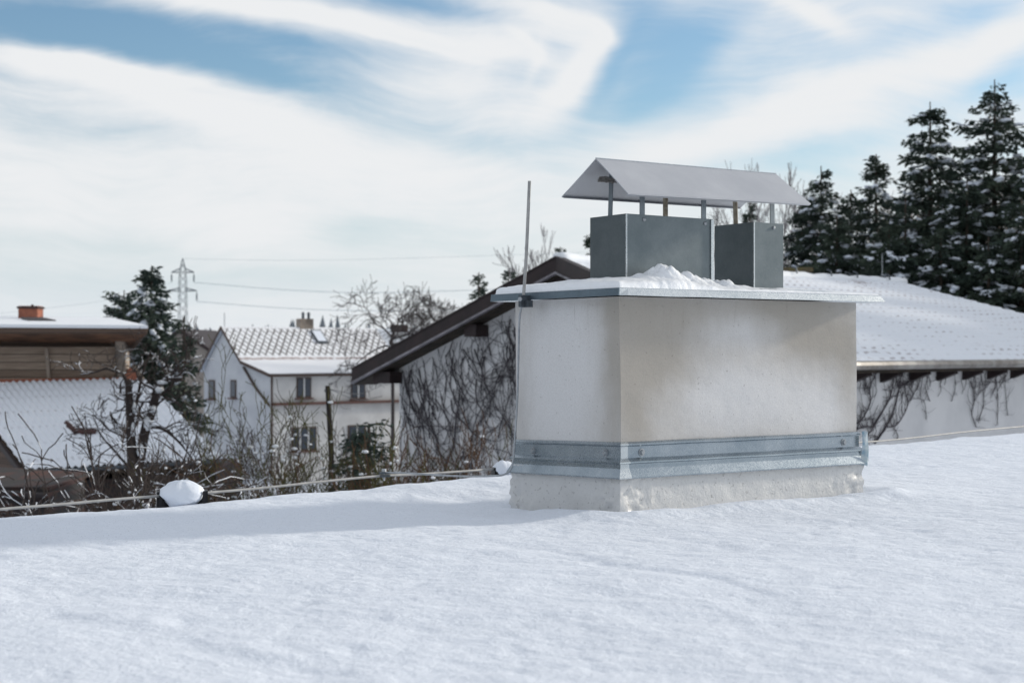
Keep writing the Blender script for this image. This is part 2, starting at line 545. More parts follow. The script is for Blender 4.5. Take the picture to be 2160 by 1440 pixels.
M['tile_right'] = tile_roof_mat('tile_right', (0.16, 0.09, 0.075), 0.20, 0.5, (0.3, 0.36), 0.45)
M['tile_shed'] = tile_roof_mat('tile_shed', (0.22, 0.20, 0.20), 0.12, 0.5, (0.24, 0.9), 0.35)
M['tile_clay'] = tile_roof_mat('tile_clay', (0.30, 0.12, 0.06), 0.85, 0.8, (0.24, 0.36), 0.4)


def diamond_mat():
    m, t, b = new_mat('diamond_roof')
    uv = uvco(t)
    s = nn(t, 'ShaderNodeSeparateXYZ'); t.links.new(uv, s.inputs[0])
    a = math_(t, 'ADD', math_(t, 'DIVIDE', s.outputs[0], 0.46), math_(t, 'DIVIDE', s.outputs[1], 0.66))
    c = math_(t, 'SUBTRACT', math_(t, 'DIVIDE', s.outputs[0], 0.46), math_(t, 'DIVIDE', s.outputs[1], 0.66))
    n = noise(t, uv, 3.0, 4, 0.65)
    n2 = noise(t, uv, 0.35, 3, 0.6)
    wd = math_(t, 'MULTIPLY_ADD', n2, 0.5, math_(t, 'MULTIPLY_ADD', n, 0.45, -0.20))
    l1 = math_(t, 'LESS_THAN', math_(t, 'FRACT', a), wd)
    l2 = math_(t, 'LESS_THAN', math_(t, 'FRACT', c), math_(t, 'MULTIPLY', wd, 0.9))
    k = math_(t, 'MAXIMUM', l1, l2)
    up = ramp(t, s.outputs[1], 0.05, 0.30)            # plain snow near the ridge (v=0) and the lower strip
    lo = ramp(t, s.outputs[1], 2.75, 2.62, 0, 1)
    lo = ramp(t, s.outputs[1], 2.6, 2.85, 1, 0)
    k = math_(t, 'MULTIPLY', k, math_(t, 'MULTIPLY', up, lo))
    band = math_(t, 'MULTIPLY', math_(t, 'LESS_THAN', math_(t, 'ABSOLUTE', math_(t, 'SUBTRACT', s.outputs[1], 3.0)), 0.10), ramp(t, n, 0.35, 0.55))
    dark = mixc(t, n2, (0.13, 0.13, 0.135), (0.26, 0.245, 0.24))
    col = mixc(t, k, (0.82, 0.83, 0.86), dark)
    col = mixc(t, math_(t, 'MULTIPLY', band, 0.8), col, (0.22, 0.12, 0.10))
    t.links.new(col, b.inputs['Base Color'])
    b.inputs['Roughness'].default_value = 0.8
    return m


M['diamond'] = diamond_mat()


def plank_mat(name, c1, c2, pitch=0.2, axis=2):
    m, t, b = new_mat(name)
    co = objco(t)
    s = nn(t, 'ShaderNodeSeparateXYZ'); t.links.new(co, s.inputs[0])
    q = math_(t, 'DIVIDE', s.outputs[axis], pitch)
    fr = math_(t, 'FRACT', q)
    idx = math_(t, 'FLOOR', q)
    wn = nn(t, 'ShaderNodeTexWhiteNoise', noise_dimensions='1D'); t.links.new(idx, wn.inputs['W'])
    st = mapping(t, co, scale=(0.5, 0.5, 8) if axis == 2 else (8, 8, 0.5))
    n = noise(t, st, 3, 5, 0.65)
    f = math_(t, 'MULTIPLY_ADD', wn.outputs[0], 0.5, math_(t, 'MULTIPLY', n, 0.7))
    c = mixc(t, ramp(t, f, 0.2, 0.95), c1, c2)
    c = mixc(t, math_(t, 'LESS_THAN', fr, 0.09), c, (0.02, 0.015, 0.012))
    t.links.new(c, b.inputs['Base Color'])
    b.inputs['Roughness'].default_value = 0.85
    return m


M['planks'] = plank_mat('planks', (0.15, 0.105, 0.075), (0.44, 0.35, 0.27), 0.23)
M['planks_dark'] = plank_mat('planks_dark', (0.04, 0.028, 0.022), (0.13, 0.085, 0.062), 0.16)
M['post_pale'] = simple('post_pale', (0.32, 0.26, 0.21), (0.20, 0.16, 0.13), 5, 0.8, stretch=(1, 1, 0.2))


def brick_mat(name, c1, c2, mortar, scale=4.5):
    m, t, b = new_mat(name)
    co = mapping(t, objco(t), rot=(math.radians(90), 0, 0))
    br = nn(t, 'ShaderNodeTexBrick')
    t.links.new(co, br.inputs['Vector'])
    br.inputs['Scale'].default_value = scale
    br.inputs['Color1'].default_value = (*c1, 1); br.inputs['Color2'].default_value = (*c2, 1)
    br.inputs['Mortar'].default_value = (*mortar, 1)
    br.inputs['Mortar Size'].default_value = 0.03
    t.links.new(mixc(t, ramp(t, noise(t, objco(t), 1.6, 3), 0.35, 0.7, 0.1, 0.75), br.outputs[0], (0.03, 0.027, 0.027), 'MIX'), b.inputs['Base Color'])
    b.inputs['Roughness'].default_value = 0.9
    return m


M['brick_tan'] = brick_mat('brick_tan', (0.40, 0.30, 0.22), (0.28, 0.22, 0.17), (0.40, 0.38, 0.35))
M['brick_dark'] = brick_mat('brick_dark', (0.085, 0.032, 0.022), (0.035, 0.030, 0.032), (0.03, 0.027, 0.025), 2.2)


def wall_mat():
    """rendered chimney shaft: pale cement with soot-brown stains; uv 0..1 per face, face picked by the u range"""
    m, t, b = new_mat('chimney_render')
    uv = uvco(t)
    co = objco(t)
    w = nn(t, 'ShaderNodeVectorMath', operation='MULTIPLY_ADD')
    t.links.new(noise(t, uv, 3.0, 4, 0.6, 1), w.inputs[0]); w.inputs[1].default_value = (0.14, 0.14, 0)
    sh = nn(t, 'ShaderNodeVectorMath', operation='ADD'); t.links.new(uv, sh.inputs[0]); sh.inputs[1].default_value = (-0.07, -0.07, 0)
    t.links.new(sh.outputs[0], w.inputs[2])
    P = w.outputs[0]
    acc = 0.53
    # u 0..1 is the long face from the near corner, u -1..0 the short face; v 0 bottom .. 1 top
    for (u, v, a, su, sv, amt) in [
        (0.12, 0.62, 0, 0.16, 0.32, 0.55), (0.05, 0.15, 0, 0.06, 0.3, 0.35), (0.30, 0.93, 0, 0.35, 0.12, 0.25), (0.80, 0.72, 20, 0.16, 0.2, 0.55),
        (0.70, 0.97, 0, 0.16, 0.1, 0.55), (0.95, 0.5, 0, 0.06, 0.5, 0.25), (0.55, 0.28, 0, 0.30, 0.24, -0.50), (0.50, 0.80, -30, 0.12, 0.14, -0.25),
        (0.85, 0.15, 0, 0.12, 0.2, -0.35), (0.35, 0.30, 0, 0.1, 0.25, -0.1),
        (-0.08, 0.5, 0, 0.09, 0.6, 0.30), (-0.02, 0.9, 0, 0.1, 0.1, 0.3), (-0.55, 0.5, 0, 0.33, 0.7, -0.65), (-0.5, 0.98, 0, 0.5, 0.05, 0.2)]:
        acc = math_(t, 'MULTIPLY_ADD', blob(t, P, u, v, a, su, sv), amt, acc)
    acc = math_(t, 'MULTIPLY_ADD', math_(t, 'SUBTRACT', noise(t, mapping(t, uv, scale=(3, 0.8, 1)), 5, 5, 0.65), 0.5), 0.35, acc)
    f = ramp(t, acc, 0.0, 1.05)
    c = mixc(t, f, (0.715, 0.705, 0.70), (0.41, 0.378, 0.335))
    grain = noise(t, co, 160, 3, 0.65)
    c = mixc(t, ramp(t, grain, 0.3, 0.75, 0.0, 0.22), c, (0.30, 0.28, 0.26))
    drip = noise(t, mapping(t, uv, scale=(26, 0.9, 1)), 2.0, 4, 0.6)
    sv = nn(t, 'ShaderNodeSeparateXYZ'); t.links.new(uv, sv.inputs[0])
    drip = math_(t, 'MULTIPLY', ramp(t, drip, 0.58, 0.78, 0, 0.30), ramp(t, math_(t, 'ADD', sv.outputs[1], noise(t, mapping(t, uv, scale=(14, 0, 0)), 2, 2)), 0.9, 1.5))
    c = mixc(t, drip, c, (0.25, 0.22, 0.19))
    speck = ramp(t, noise(t, co, 75, 2, 0.5), 0.68, 0.76, 0, 0.5)
    c = mixc(t, speck, c, (0.22, 0.20, 0.18))
    t.links.new(c, b.inputs['Base Color'])
    b.inputs['Roughness'].default_value = 0.9
    b.inputs['Specular IOR Level'].default_value = 0.2
    h = math_(t, 'MULTIPLY_ADD', noise(t, mapping(t, co, scale=(1, 1, 1.6)), 6, 3, 0.5), 1.6, math_(t, 'MULTIPLY', noise(t, co, 130, 4, 0.6), 0.22))
    add_bump(t, b, h, 0.6, 0.006)
    return m


M['chimney_wall'] = wall_mat()


def plinth_mat():
    m, t, b = new_mat('chimney_membrane')
    co = objco(t)
    n = noise(t, co, 7, 5, 0.65)
    c = mixc(t, n, (0.54, 0.535, 0.525), (0.74, 0.735, 0.725))
    pits = ramp(t, noise(t, mapping(t, co, scale=(1, 1, 1.2)), 55, 3, 0.6), 0.60, 0.70, 0, 0.6)
    c = mixc(t, pits, c, (0.30, 0.29, 0.28))
    t.links.new(c, b.inputs['Base Color'])
    b.inputs['Roughness'].default_value = 0.42
    b.inputs['Metallic'].default_value = 0.15
    h = math_(t, 'MULTIPLY_ADD', noise(t, co, 75, 4, 0.6), 0.35, math_(t, 'MULTIPLY', noise(t, co, 16, 3, 0.6), 0.6))
    add_bump(t, b, h, 0.6, 0.010)
    return m


M['plinth'] = plinth_mat()

# ------------------------------------------------------------ terrain
def terrain_z(x, y):
    """ground height under the eye level datum"""
    x = np.asarray(x, float); y = np.asarray(y, float)
    r = np.hypot(x, y)
    s = np.clip((y - 25) / 60, 0, 1); s = s * s * (3 - 2 * s)
    z = EYE - 4.4 - 3.1 * s
    h = np.clip((r - 170) / 260, 0, 1); h = h * h * (3 - 2 * h)
    z = z + h * (7.5 + 1.5 * np.sin(x * 0.011 + 1) + 1.0 * np.sin(x * 0.027))
    z = z + fbm(x / 9, y / 9, 3, 3) * 0.18
    return z


def gz(x, y):
    return float(terrain_z(x, y))


def build_ground():
    th = np.linspace(0, 2 * math.pi, 181)
    rr = np.concatenate([[0.01], np.geomspace(4, 1500, 90)])

    def fn(u, v):
        a = u * 2 * math.pi
        r = np.interp(v, np.linspace(0, 1, len(rr)), rr)
        x = r * np.sin(a); y = r * np.cos(a)
        return x, y, terrain_z(x, y)
    m = grid(fn, 181, len(rr))
    o = m.build('ground', M['snow'], smooth=True)
    tag(o, 'snow covered garden and field ground below the roof', kind='structure')


build_ground()

# ------------------------------------------------------------ the flat roof we stand on
ROOF_Z = EYE - 0.669
CX0 = (0.4527, 6.2); CUx = (0.8243, 0.5661); CVx = (-0.5661, 0.8243)
E_DIR = np.array([0.7036, 0.7106])            # along the roof edge
E_N = np.array([0.7106, -0.7036])             # inward (towards the camera side)
E_O = np.array([0.0, 8.23])


def snow_h(x, y):
    """snow surface on the roof"""
    d = (x - E_O[0]) * E_N[0] + (y - E_O[1]) * E_N[1]      # distance inside the edge
    s = (x - E_O[0]) * E_DIR[0] + (y - E_O[1]) * E_DIR[1]
    z = np.full_like(x, ROOF_Z)
    xr = x * 0.93 - y * 0.37; yr = x * 0.37 + y * 0.93
    z = z + fbm(x / 1.1, y / 1.1, 3, 7) * 0.020
    z = z + fbm(xr / 0.26, yr / 0.19, 4, 21, 0.55) * 0.010
    z = z - 0.004 * np.clip(fbm(x / 0.09, y / 0.09, 3, 61, 0.5) - 0.25, 0, 1) * 3
    # shallow hollow at the lee side of the chimney
    z = z - 0.05 * np.exp(-(((x + 0.05) / 0.45) ** 2 + ((y - 6.75) / 0.45) ** 2))
    z = z - 0.012 * np.exp(-(((x + 0.9) / 1.5) ** 2 + ((y - 5.9) / 0.5) ** 2))
    z = z + 0.012 * np.exp(-(((x - 1.9) / 0.5) ** 2 + ((y - 6.9) / 0.5) ** 2))
    ca = (x - CX0[0]) * CUx[0] + (y - CX0[1]) * CUx[1]; cb = (x - CX0[0]) * CVx[0] + (y - CX0[1]) * CVx[1]
    cd = np.hypot(np.maximum(np.maximum(-ca, ca - 1.413), 0), np.maximum(np.maximum(-cb, cb - 0.761), 0))
    z = z + 0.016 * np.exp(-((cd - 0.17) / 0.09) ** 2) * (1 + fbm(x * 5, y * 5, 2, 5)) - 0.030 * np.exp(-(cd / 0.05) ** 2)
    # long wind creases: soft little steps along lines (x0,y0)-(x1,y1)
    for (x0, y0, x1, y1, hgt, wd) in [(-0.08, 5.34, 0.80, 3.90, -0.0060, 0.020), (-1.22, 3.92, -0.25, 2.95, -0.0065, 0.03), (-0.62, 7.15, -0.32, 6.75, 0.024, 0.07),
                                       (-0.60, 7.55, 0.0, 7.1, 0.012, 0.05), (0.55, 3.75, 1.5, 3.2, -0.003, 0.04), (2.2, 6.3, 3.4, 5.2, 0.008, 0.08), (0.9, 5.2, 1.9, 4.3, -0.003, 0.05)]:
        L = math.hypot(x1 - x0, y1 - y0); tx, ty = (x1 - x0) / L, (y1 - y0) / L
        ss = (x - x0) * tx + (y - y0) * ty
        dd = -(x - x0) * ty + (y - y0) * tx + 0.03 * np.sin(ss * 9) + fbm(ss * 2.1, ss * 0 + hgt * 900, 4, 4) * 0.06
        win = np.clip(ss / 0.25, 0, 1) * np.clip((L - ss) / 0.25, 0, 1)
        z = z + win * hgt * np.where(dd < 0, np.exp(-(dd / (wd * 4)) ** 2), np.exp(-(dd / wd) ** 2))
    # rounded edge
    wob = fbm(s * 1.6, s * 0, 4, 9) * 0.05
    e = np.clip((0.16 - (d + wob)) / 0.16, 0, 2.0)
    z = z - 0.085 * e ** 2.2
    z = z - 0.0 * s
    return z


def build_roof():
    # fine patch in view, in (along, inward) coordinates; one sheet, spacing grows outward
    s_ax = np.concatenate([np.arange(-7.5, -4.0, 0.10), np.arange(-4.0, 6.0, 0.016), np.arange(6.0, 16.0, 0.10), [16.5, 18]])
    d_ax = np.concatenate([[-0.10, -0.08], np.arange(-0.06, 5.9, 0.016), np.arange(5.9, 9, 0.12), [9.5, 11]])
    S, Dd = np.meshgrid(s_ax, d_ax, indexing='ij')
    x = E_O[0] + S * E_DIR[0] + Dd * E_N[0]
    y = E_O[1] + S * E_DIR[1] + Dd * E_N[1]
    z = snow_h(x, y)
    nu, nv = S.shape
    me = bpy.data.meshes.new('roof_snow')
    co = np.stack([x.ravel(), y.ravel(), z.ravel()], 1).astype(np.float32)
    i, j = np.meshgrid(np.arange(nu - 1), np.arange(nv - 1), indexing='ij')
    a = (i * nv + j).ravel()
    faces = np.stack([a, a + 1, a + nv + 1, a + nv], 1).astype(np.int32)
    me.vertices.add(len(co)); me.vertices.foreach_set('co', co.ravel())
    me.loops.add(faces.size); me.loops.foreach_set('vertex_index', faces.ravel())
    me.polygons.add(len(faces)); me.polygons.foreach_set('loop_start', np.arange(len(faces), dtype=np.int32) * 4)
    me.polygons.foreach_set('loop_total', np.full(len(faces), 4, dtype=np.int32))
    me.polygons.foreach_set('use_smooth', np.ones(len(faces), dtype=bool))
    me.update(calc_edges=True)
    me.validate()
    # face normals up
    if me.polygons[0].normal.z < 0:
        me.flip_normals()
    me.materials.append(M['snow_near'])
    o = link_obj('snow_surface', me)
    tag(o, 'smooth wind-rippled snow lying on the flat roof', kind='structure')
    # building body under the snow
    m = MB()
    c = [E_O + E_DIR * s + E_N * d for (s, d) in ((-7.4, 0.03), (17.9, 0.03), (17.9, 10.9), (-7.4, 10.9))]
    m.prism([(p[0], p[1], EYE - 5.2) for p in c], (0, 0, 5.2 - 0.78))
    o = m.build('roof', M['render_wall'])
    tag(o, 'flat roofed building body under the snow', kind='structure')


build_roof()

# ------------------------------------------------------------ chimney
CN = Vector((0.4527, 6.2, 0))                 # near corner in plan
CU = Vector((0.8243, 0.5661, 0))              # along the long face
CV = Vector((-0.5661, 0.8243, 0))             # along the short face
UP = Vector((0, 0, 1))
LEN, DEP = 1.413, 0.761


def C(a, b, z, lean=True):
    p = CN + CU * a + CV * b + UP * (EYE + z)
    return p


chim = thing('chimney', 'wide pale rendered chimney with steel cap and gabled sheet hood on the snowy roof', 'chimney',
             C(LEN / 2, DEP / 2, -0.72))


def ring_wall(profile, uvs=False, nseg=(40, 24), corner_fn=None):
    """closed band round the shaft; profile = [(offset, z)], returns MB"""
    m = MB(); uv = []
    per = []
    corners = [(0, 0), (LEN, 0), (LEN, DEP), (0, DEP)]
    segs = [(0, 1, nseg[0]), (1, 2, nseg[1]), (2, 3, nseg[0]), (3, 0, nseg[1])]
    base = 0
    for (i0, i1, n) in segs:
        a0, b0 = corners[i0]; a1, b1 = corners[i1]
        for k in range(n + 1):
            t = k / n
            for (off, z) in profile:
                ca = a0 + (a1 - a0) * t; cb = b0 + (b1 - b0) * t
                # mitred offset
                oa = ((1 if (i0 in (1, 2)) else -1) * (1 - t) + (1 if (i1 in (1, 2)) else -1) * t) * off
                ob = ((1 if (i0 in (2, 3)) else -1) * (1 - t) + (1 if (i1 in (2, 3)) else -1) * t) * off
                m.v.append((ca + oa, cb + ob, z))
                if (i0, i1) == (0, 1): uv.append((t, 0))
                elif (i0, i1) == (3, 0): uv.append((t - 1, 0))
                else: uv.append((2 + t, 0))
        np_ = len(profile)
        for k in range(n):
            for q in range(np_ - 1):
                a = base + k * np_ + q
                m.f.append((a, a + np_, a + np_ + 1, a + 1))
        base += (n + 1) * np_
    return m, uv


def to_world(m):
    m.v = [tuple(C(a, b, z)) for (a, b, z) in m.v]
    return m


# shaft
zs = np.linspace(-0.45, 0.226, 22)
m, uv = ring_wall([(0.0, z) for z in zs], True)
vv = []
uvo = []
for (a, b, z), (u0, _) in zip(m.v, uv):
    lean = -0.008 * (z + 0.45) / 0.68
    bul = 0.002 * math.sin(a * 7 + z * 5) + 0.0015 * math.sin(b * 9 + z * 11)
    vv.append((a + lean, b + (bul if abs(b) < 0.01 else 0), z)); uvo.append((u0, (z + 0.39) / 0.62))
m.v = vv; m.uv = uvo
to_world(m).build('wall', M['chimney_wall'], chim, smooth=False)

# cap plate: sloping sheet with turned-down drip edge
e = 0.085
m = MB()


def cap_ring(off, z, n=30):
    pts = []
    cs = [(-off, -off), (LEN + off, -off), (LEN + off, DEP + off), (-off, DEP + off)]
    for i in range(4):
        a0, b0 = cs[i]; a1, b1 = cs[(i + 1) % 4]
        for k in range(n):
            t = k / n
            pts.append((a0 + (a1 - a0) * t, b0 + (b1 - b0) * t, z))
    return pts


rings = [cap_ring(e - 0.012, 0.236), cap_ring(e + 0.008, 0.2265), cap_ring(e + 0.006, 0.2285), cap_ring(e - 0.008, 0.256), cap_ring(e - 0.012, 0.2595),
         cap_ring(e - 0.14, 0.281), cap_ring(e - 0.30, 0.288)]
nn_ = len(rings[0])
for r_i, rg in enumerate(rings):
    for q, (a, b, z) in enumerate(rg):
        wob = 0.0007 * math.sin(q * 0.9) * math.sin(q * 0.23) if r_i in (1, 2) else 0
        if r_i in (1, 2) and a < -e * 0.9: a += 0.012; b = min(max(b, -e + 0.0), DEP + e)
        m.v.append((a, b, z + wob))
for r_i in range(len(rings) - 1):
    for q in range(nn_):
        q2 = (q + 1) % nn_
        m.f.append((r_i * nn_ + q, r_i * nn_ + q2, (r_i + 1) * nn_ + q2, (r_i + 1) * nn_ + q))
m.f.append(tuple((len(rings) - 1) * nn_ + q for q in range(nn_)))
m.f.append(tuple(q for q in range(nn_))[::-1])
cap = to_world(m).build('cap_plate', M['galv_cap'], chim)

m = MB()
q0, q1 = C(-e - 0.001, -e - 0.004, 0), C(-e - 0.001, DEP + e + 0.004, 0)  # strip along the left fascia, dark reflection painted in as blue-grey
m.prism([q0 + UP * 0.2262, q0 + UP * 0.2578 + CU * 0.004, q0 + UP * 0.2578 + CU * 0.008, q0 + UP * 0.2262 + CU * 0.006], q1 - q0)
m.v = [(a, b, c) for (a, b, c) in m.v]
m.build('fascia_reflection_strip', galv('galv_dark_reflection', (0.22, 0.28, 0.33), (0.12, 0.16, 0.19), 0.4, 0.8, 260), cap, label='strip over the left fascia of the cap, its dark reflection put into blue-grey colour')

# flashing band
def flash_shift(a, b, z):
    """the band sags a little towards the back left corner and kicks at the near corner"""
    if a < 0.03:                                # short face
        s = max(0.0, min(1.0, b / DEP)); return z - 0.026 * s
    return z


prof = [(0.002, -0.378), (0.011, -0.386), (0.011, -0.392), (0.006, -0.397), (0.006, -0.446), (0.024, -0.460), (0.025, -0.466), (0.015, -0.470), (0.016, -0.488), (0.034, -0.524), (0.034, -0.529)]
m, uv = ring_wall(prof, nseg=(60, 34))
m.v = [(a, b, flash_shift(a, b, z) + 0.0005 * math.sin(a * 13 + b * 11 + z * 40)) for (a, b, z) in m.v]
flash = to_world(m).build('flashing', M['galv_flash'], chim)


def screw(a, b, z, face, parent):
    m = MB()
    n = -CV if face == 'long' else -CU
    side = CU if face == 'long' else CV
    p = C(a, b, z) + n * 0.006
    m.tube([p, p + n * 0.003], 0.0165, 16)
    m.tube([p + n * 0.003, p + n * 0.005, p + n * 0.012], [0.0120, 0.0115, 0.009], 8)
    m.build('screw', M['alu'], parent)


screw(0.105, 0, -0.424, 'long', flash); screw(1.315, 0, -0.424, 'long', flash)
screw(0, 0.095, -0.428, 'short', flash); screw(0, 0.62, -0.448, 'short', flash)

# torn foil tab at the far right end of the flashing
m = grid(lambda u, v: (u * 0.042, v * 0 - 0.026 - 0.006 * np.sin(u * 3) - 0.004 * np.sin(v * 6 + u * 4), -0.376 - v * 0.160 + 0.004 * np.sin(u * 7)), 6, 10)
m.v = [(LEN + 0.004 + a, b, z) for (a, b, z) in m.v]
m2 = to_world(m)
m2.build('foil_tab', simple('foil_blue', (0.20, 0.30, 0.38), (0.45, 0.50, 0.52), 30, 0.3, 0.7), chim)
# vertical seam lap on the near corner of the band
m = MB()
m.v = []
for (off, z) in prof:
    for (a, b) in ((-0.002, -1), (0.030, -1)):
        m.v.append((a if a > 0 else -off - 0.0015, -off - 0.0015, z))
for q in range(len(prof) - 1):
    m.f.append((2 * q, 2 * q + 1, 2 * q + 3, 2 * q + 2))
to_world(m).build('seam_lap', M['galv_cap'], chim)

# membrane plinth
zs = np.linspace(-0.80, -0.515, 20)
m, uv = ring_wall([(0.0, z) for z in zs], nseg=(110, 60))
vv = []
for (a, b, z) in m.v:
    t = (-0.515 - z) / 0.2
    off = 0.012 + 0.010 * t * t
    cr = 0.0
    for (ca, cb) in ((0, 0), (LEN, 0), (0, DEP)):
        cr += math.exp(-(((a - ca) / 0.16) ** 2 + ((b - cb) / 0.16) ** 2))
    f = float(fbm(np.array(a * 13 + 3), np.array(b * 13 + z * 17), 4, 31))
    f2 = float(fbm(np.array(a * 34 + b * 30), np.array(z * 38), 3, 37))
    f2 = 1 - abs(f2) * 2
    off += f * 0.0028 + min(cr, 1) * (0.006 + 0.012 * (f2 - 0.6))
    na = -1 if a < 0.001 else (1 if a > LEN - 0.001 else 0)
    nb = -1 if b < 0.001 else (1 if b > DEP - 0.001 else 0)
    vv.append((a + na * off, b + nb * off, z - 0.0))
m.v = vv
to_world(m).build('plinth', M['plinth'], chim, smooth=True)


def flue(a0, b0, la, lb, zt, zb=0.285):
    m = MB()
    th = 0.006
    # four sheets with a folded top edge, open on top
    for (x0, y0, x1, y1) in ((a0, b0, a0 + la, b0), (a0 + la, b0, a0 + la, b0 + lb), (a0 + la, b0 + lb, a0, b0 + lb), (a0, b0 + lb, a0, b0)):
        dx, dy = x1 - x0, y1 - y0; L = math.hypot(dx, dy); nx, ny = -dy / L * th, dx / L * th
        pts = [(x0, y0), (x1, y1), (x1 + nx - dx / L * th, y1 + ny - dy / L * th), (x0 + nx + dx / L * th, y0 + ny + dy / L * th)]
        m.prism([C(p[0], p[1], zb) for p in pts], UP * (zt - zb))
    o = m.build('flue_box', M['galv_box'], chim)
    return o


FA = flue(0.18, 0.19, 0.50, 0.255, 0.594)
FA['label'] = 'wider grey steel flue box behind the snow heap'
FB = flue(0.934, 0.19, 0.188, 0.268, 0.594)
FB['label'] = 'narrow grey steel flue box at the right'
# folded seams
m = MB(); m.box(C(0.68 - 0.006, 0.19 - 0.004, 0.44), (0.016, 0.006, 0.30), (CU, CV, UP)); m.build('seam', M['galv_cap'], FA)
m = MB(); m.box(C(0.1805, 0.1895, 0.44), (0.006, 0.006, 0.306), (CU, CV, UP)); m.build('seam', M['galv_cap'], FA)
m = MB(); m.box(C(0.9345, 0.1895, 0.44), (0.006, 0.006, 0.306), (CU, CV, UP)); m.build('seam', M['galv_cap'], FB)


def rivet(a, b, z, parent):
    m = MB(); p = C(a, b, z) - CV * 0.0005
    m.tube([p, p - CV * 0.003, p - CV * 0.006], [0.009, 0.0085, 0.004], 10)
    m.build('rivet', M['alu'], parent)


rivet(0.28, 0.19, 0.573, FA); rivet(0.635, 0.19, 0.573, FA); rivet(1.06, 0.19, 0.573, FB)

# hood: folded sheet, corners measured from the photograph
H = dict(fn=Vector((0.490, 6.30, 0.664)), ff=Vector((1.384, 6.914, 0.682)), rn=Vector((0.365, 6.50, 0.838)), rf=Vector((1.257, 7.113, 0.843)),
         bn=Vector((0.2234, 6.71, 0.694)), bf=Vector((1.117, 7.324, 0.702)))
for k in H: H[k] = H[k] + UP * EYE


def lerp(a, b, t): return a + (b - a) * t


def sheet(m, p00, p10, p11, p01, th, nu=12, nv=5, wob=0.0):
    n = (p10 - p00).cross(p01 - p00).normalized()
    vs = []
    for k in (0, 1):
        for i in range(nu + 1):
            for j in range(nv + 1):
                p = lerp(lerp(p00, p10, i / nu), lerp(p01, p11, i / nu), j / nv)
                w = wob * math.sin(i * 1.3 + 1) * math.sin(j * math.pi / nv)
                vs.append(p + n * (w - k * th))
    fs = []
    N = (nu + 1) * (nv + 1)
    for i in range(nu):
        for j in range(nv):
            a = i * (nv + 1) + j; b = a + nv + 1
            fs.append((a, b, b + 1, a + 1)); fs.append((a + N, a + 1 + N, b + 1 + N, b + N))
    for i in range(nu):
        for j in (0, nv):
            a = i * (nv + 1) + j; b = a + nv + 1
            fs.append((a, a + N, b + N, b) if j == 0 else (a, b, b + N, a + N))
    for j in range(nv):
        for i in (0, nu):
            a = i * (nv + 1) + j; b = a + 1
            fs.append((a, b, b + N, a + N) if i == 0 else (a, a + N, b + N, b))
    m.add(vs, fs)


m = MB()
sheet(m, H['fn'], H['ff'], H['rf'], H['rn'], 0.0045, wob=0.0022)
sheet(m, H['bf'], H['bn'], H['rn'], H['rf'], 0.0045, wob=0.0022)
# turned lips under both eaves
for (p, q, inn) in ((H['fn'], H['ff'], CV), (H['bn'], H['bf'], -CV)):
    d = (q - p).normalized()
    m.prism([p - UP * 0.001, p + inn * 0.014 - UP * 0.006, p + inn * 0.014 - UP * 0.009, p - UP * 0.004], q - p)
hood = m.build('hood', M['galv_hood'], chim)
m = MB(); m.tube([H['rn'] + UP * 0.0005, H['rf'] + UP * 0.0005], 0.0032, 6); m.build('ridge_fold', M['galv_cap'], hood)


def under(pos_px, b_off):
    pass


def strut(bot, top, w_ax, width, th_ax, mat):
    m = MB()
    a = w_ax * (width / 2); c = th_ax * 0.0022
    vs = []
    n = 6
    for i in range(n + 1):
        p = lerp(bot, top, i / n)
        vs += [p - a - c, p + a - c, p + a + c, p - a + c]
    fs = []
    for i in range(n):
        for k in range(4):
            k2 = (k + 1) % 4
            fs.append((i * 4 + k, i * 4 + k2, i * 4 + 4 + k2, i * 4 + 4 + k))
    fs += [(3, 2, 1, 0), (n * 4, n * 4 + 1, n * 4 + 2, n * 4 + 3)]
    m.add(vs, fs)
    m.build('strut', mat, chim)


MID = 0.19 + 0.128
def hood_z(a, b):
    """height of the hood sheet over plan (a,b) of the chimney"""
    p = C(a, b, 0)
    best = None
    for (e0, e1) in (('fn', 'ff'), ('bn', 'bf')):
        A, B, Rn = H[e0], H[e1], H['rn']
        n = (B - A).cross(Rn - A)
        z = A.z - (n.x * (p.x - A.x) + n.y * (p.y - A.y)) / n.z
        best = z if best is None else min(best, z)
    return best - EYE


for (a, b, face, mat, z0, da) in ((0.18, MID, 'short', 'strap', 0.50, 0.012), (0.278, 0.19, 'long', 'strap', 0.555, 0.0), (0.635, 0.19, 'long', 'strap', 0.555, 0.0),
                               (0.61, 0.445, 'long', 'strap_tan', 0.54, 0.0), (0.934, MID, 'short', 'strap_tan', 0.50, -0.012), (1.062, 0.19, 'long', 'strap', 0.555, -0.004)):
    ax = CU if face == 'long' else CV
    tx = CV if face == 'long' else CU
    inn = 0.010 if (face == 'short' or b < 0.3) else -0.010
    bot = C(a, b, z0) + tx * inn
    top = C(a + da, b, hood_z(a, b) - 0.006) + tx * inn
    strut(bot, top, ax, 0.027, tx, M[mat])
# tangle of wire and dry grass at the strut under the ridge
m = MB()
cpt = C(0.178, MID, 0.752)
rg = random.Random(4)
for k in range(26):
    pts = []
    ph = rg.uniform(0, 6.28); tl = rg.uniform(-0.5, 0.5)
    for i in range(9):
        a = ph + i * 0.75
        rr = rg.uniform(0.012, 0.040)
        pts.append(cpt + CU * (math.cos(a) * rr) + CV * (math.sin(a) * rr * 1.25) + UP * (math.sin(a + tl) * 0.008 + rg.uniform(-0.012, 0.010)))
    m.tube(pts, rg.uniform(0.0008, 0.0018), 4)
m.build('wire_tangle', M['tangle'], chim)


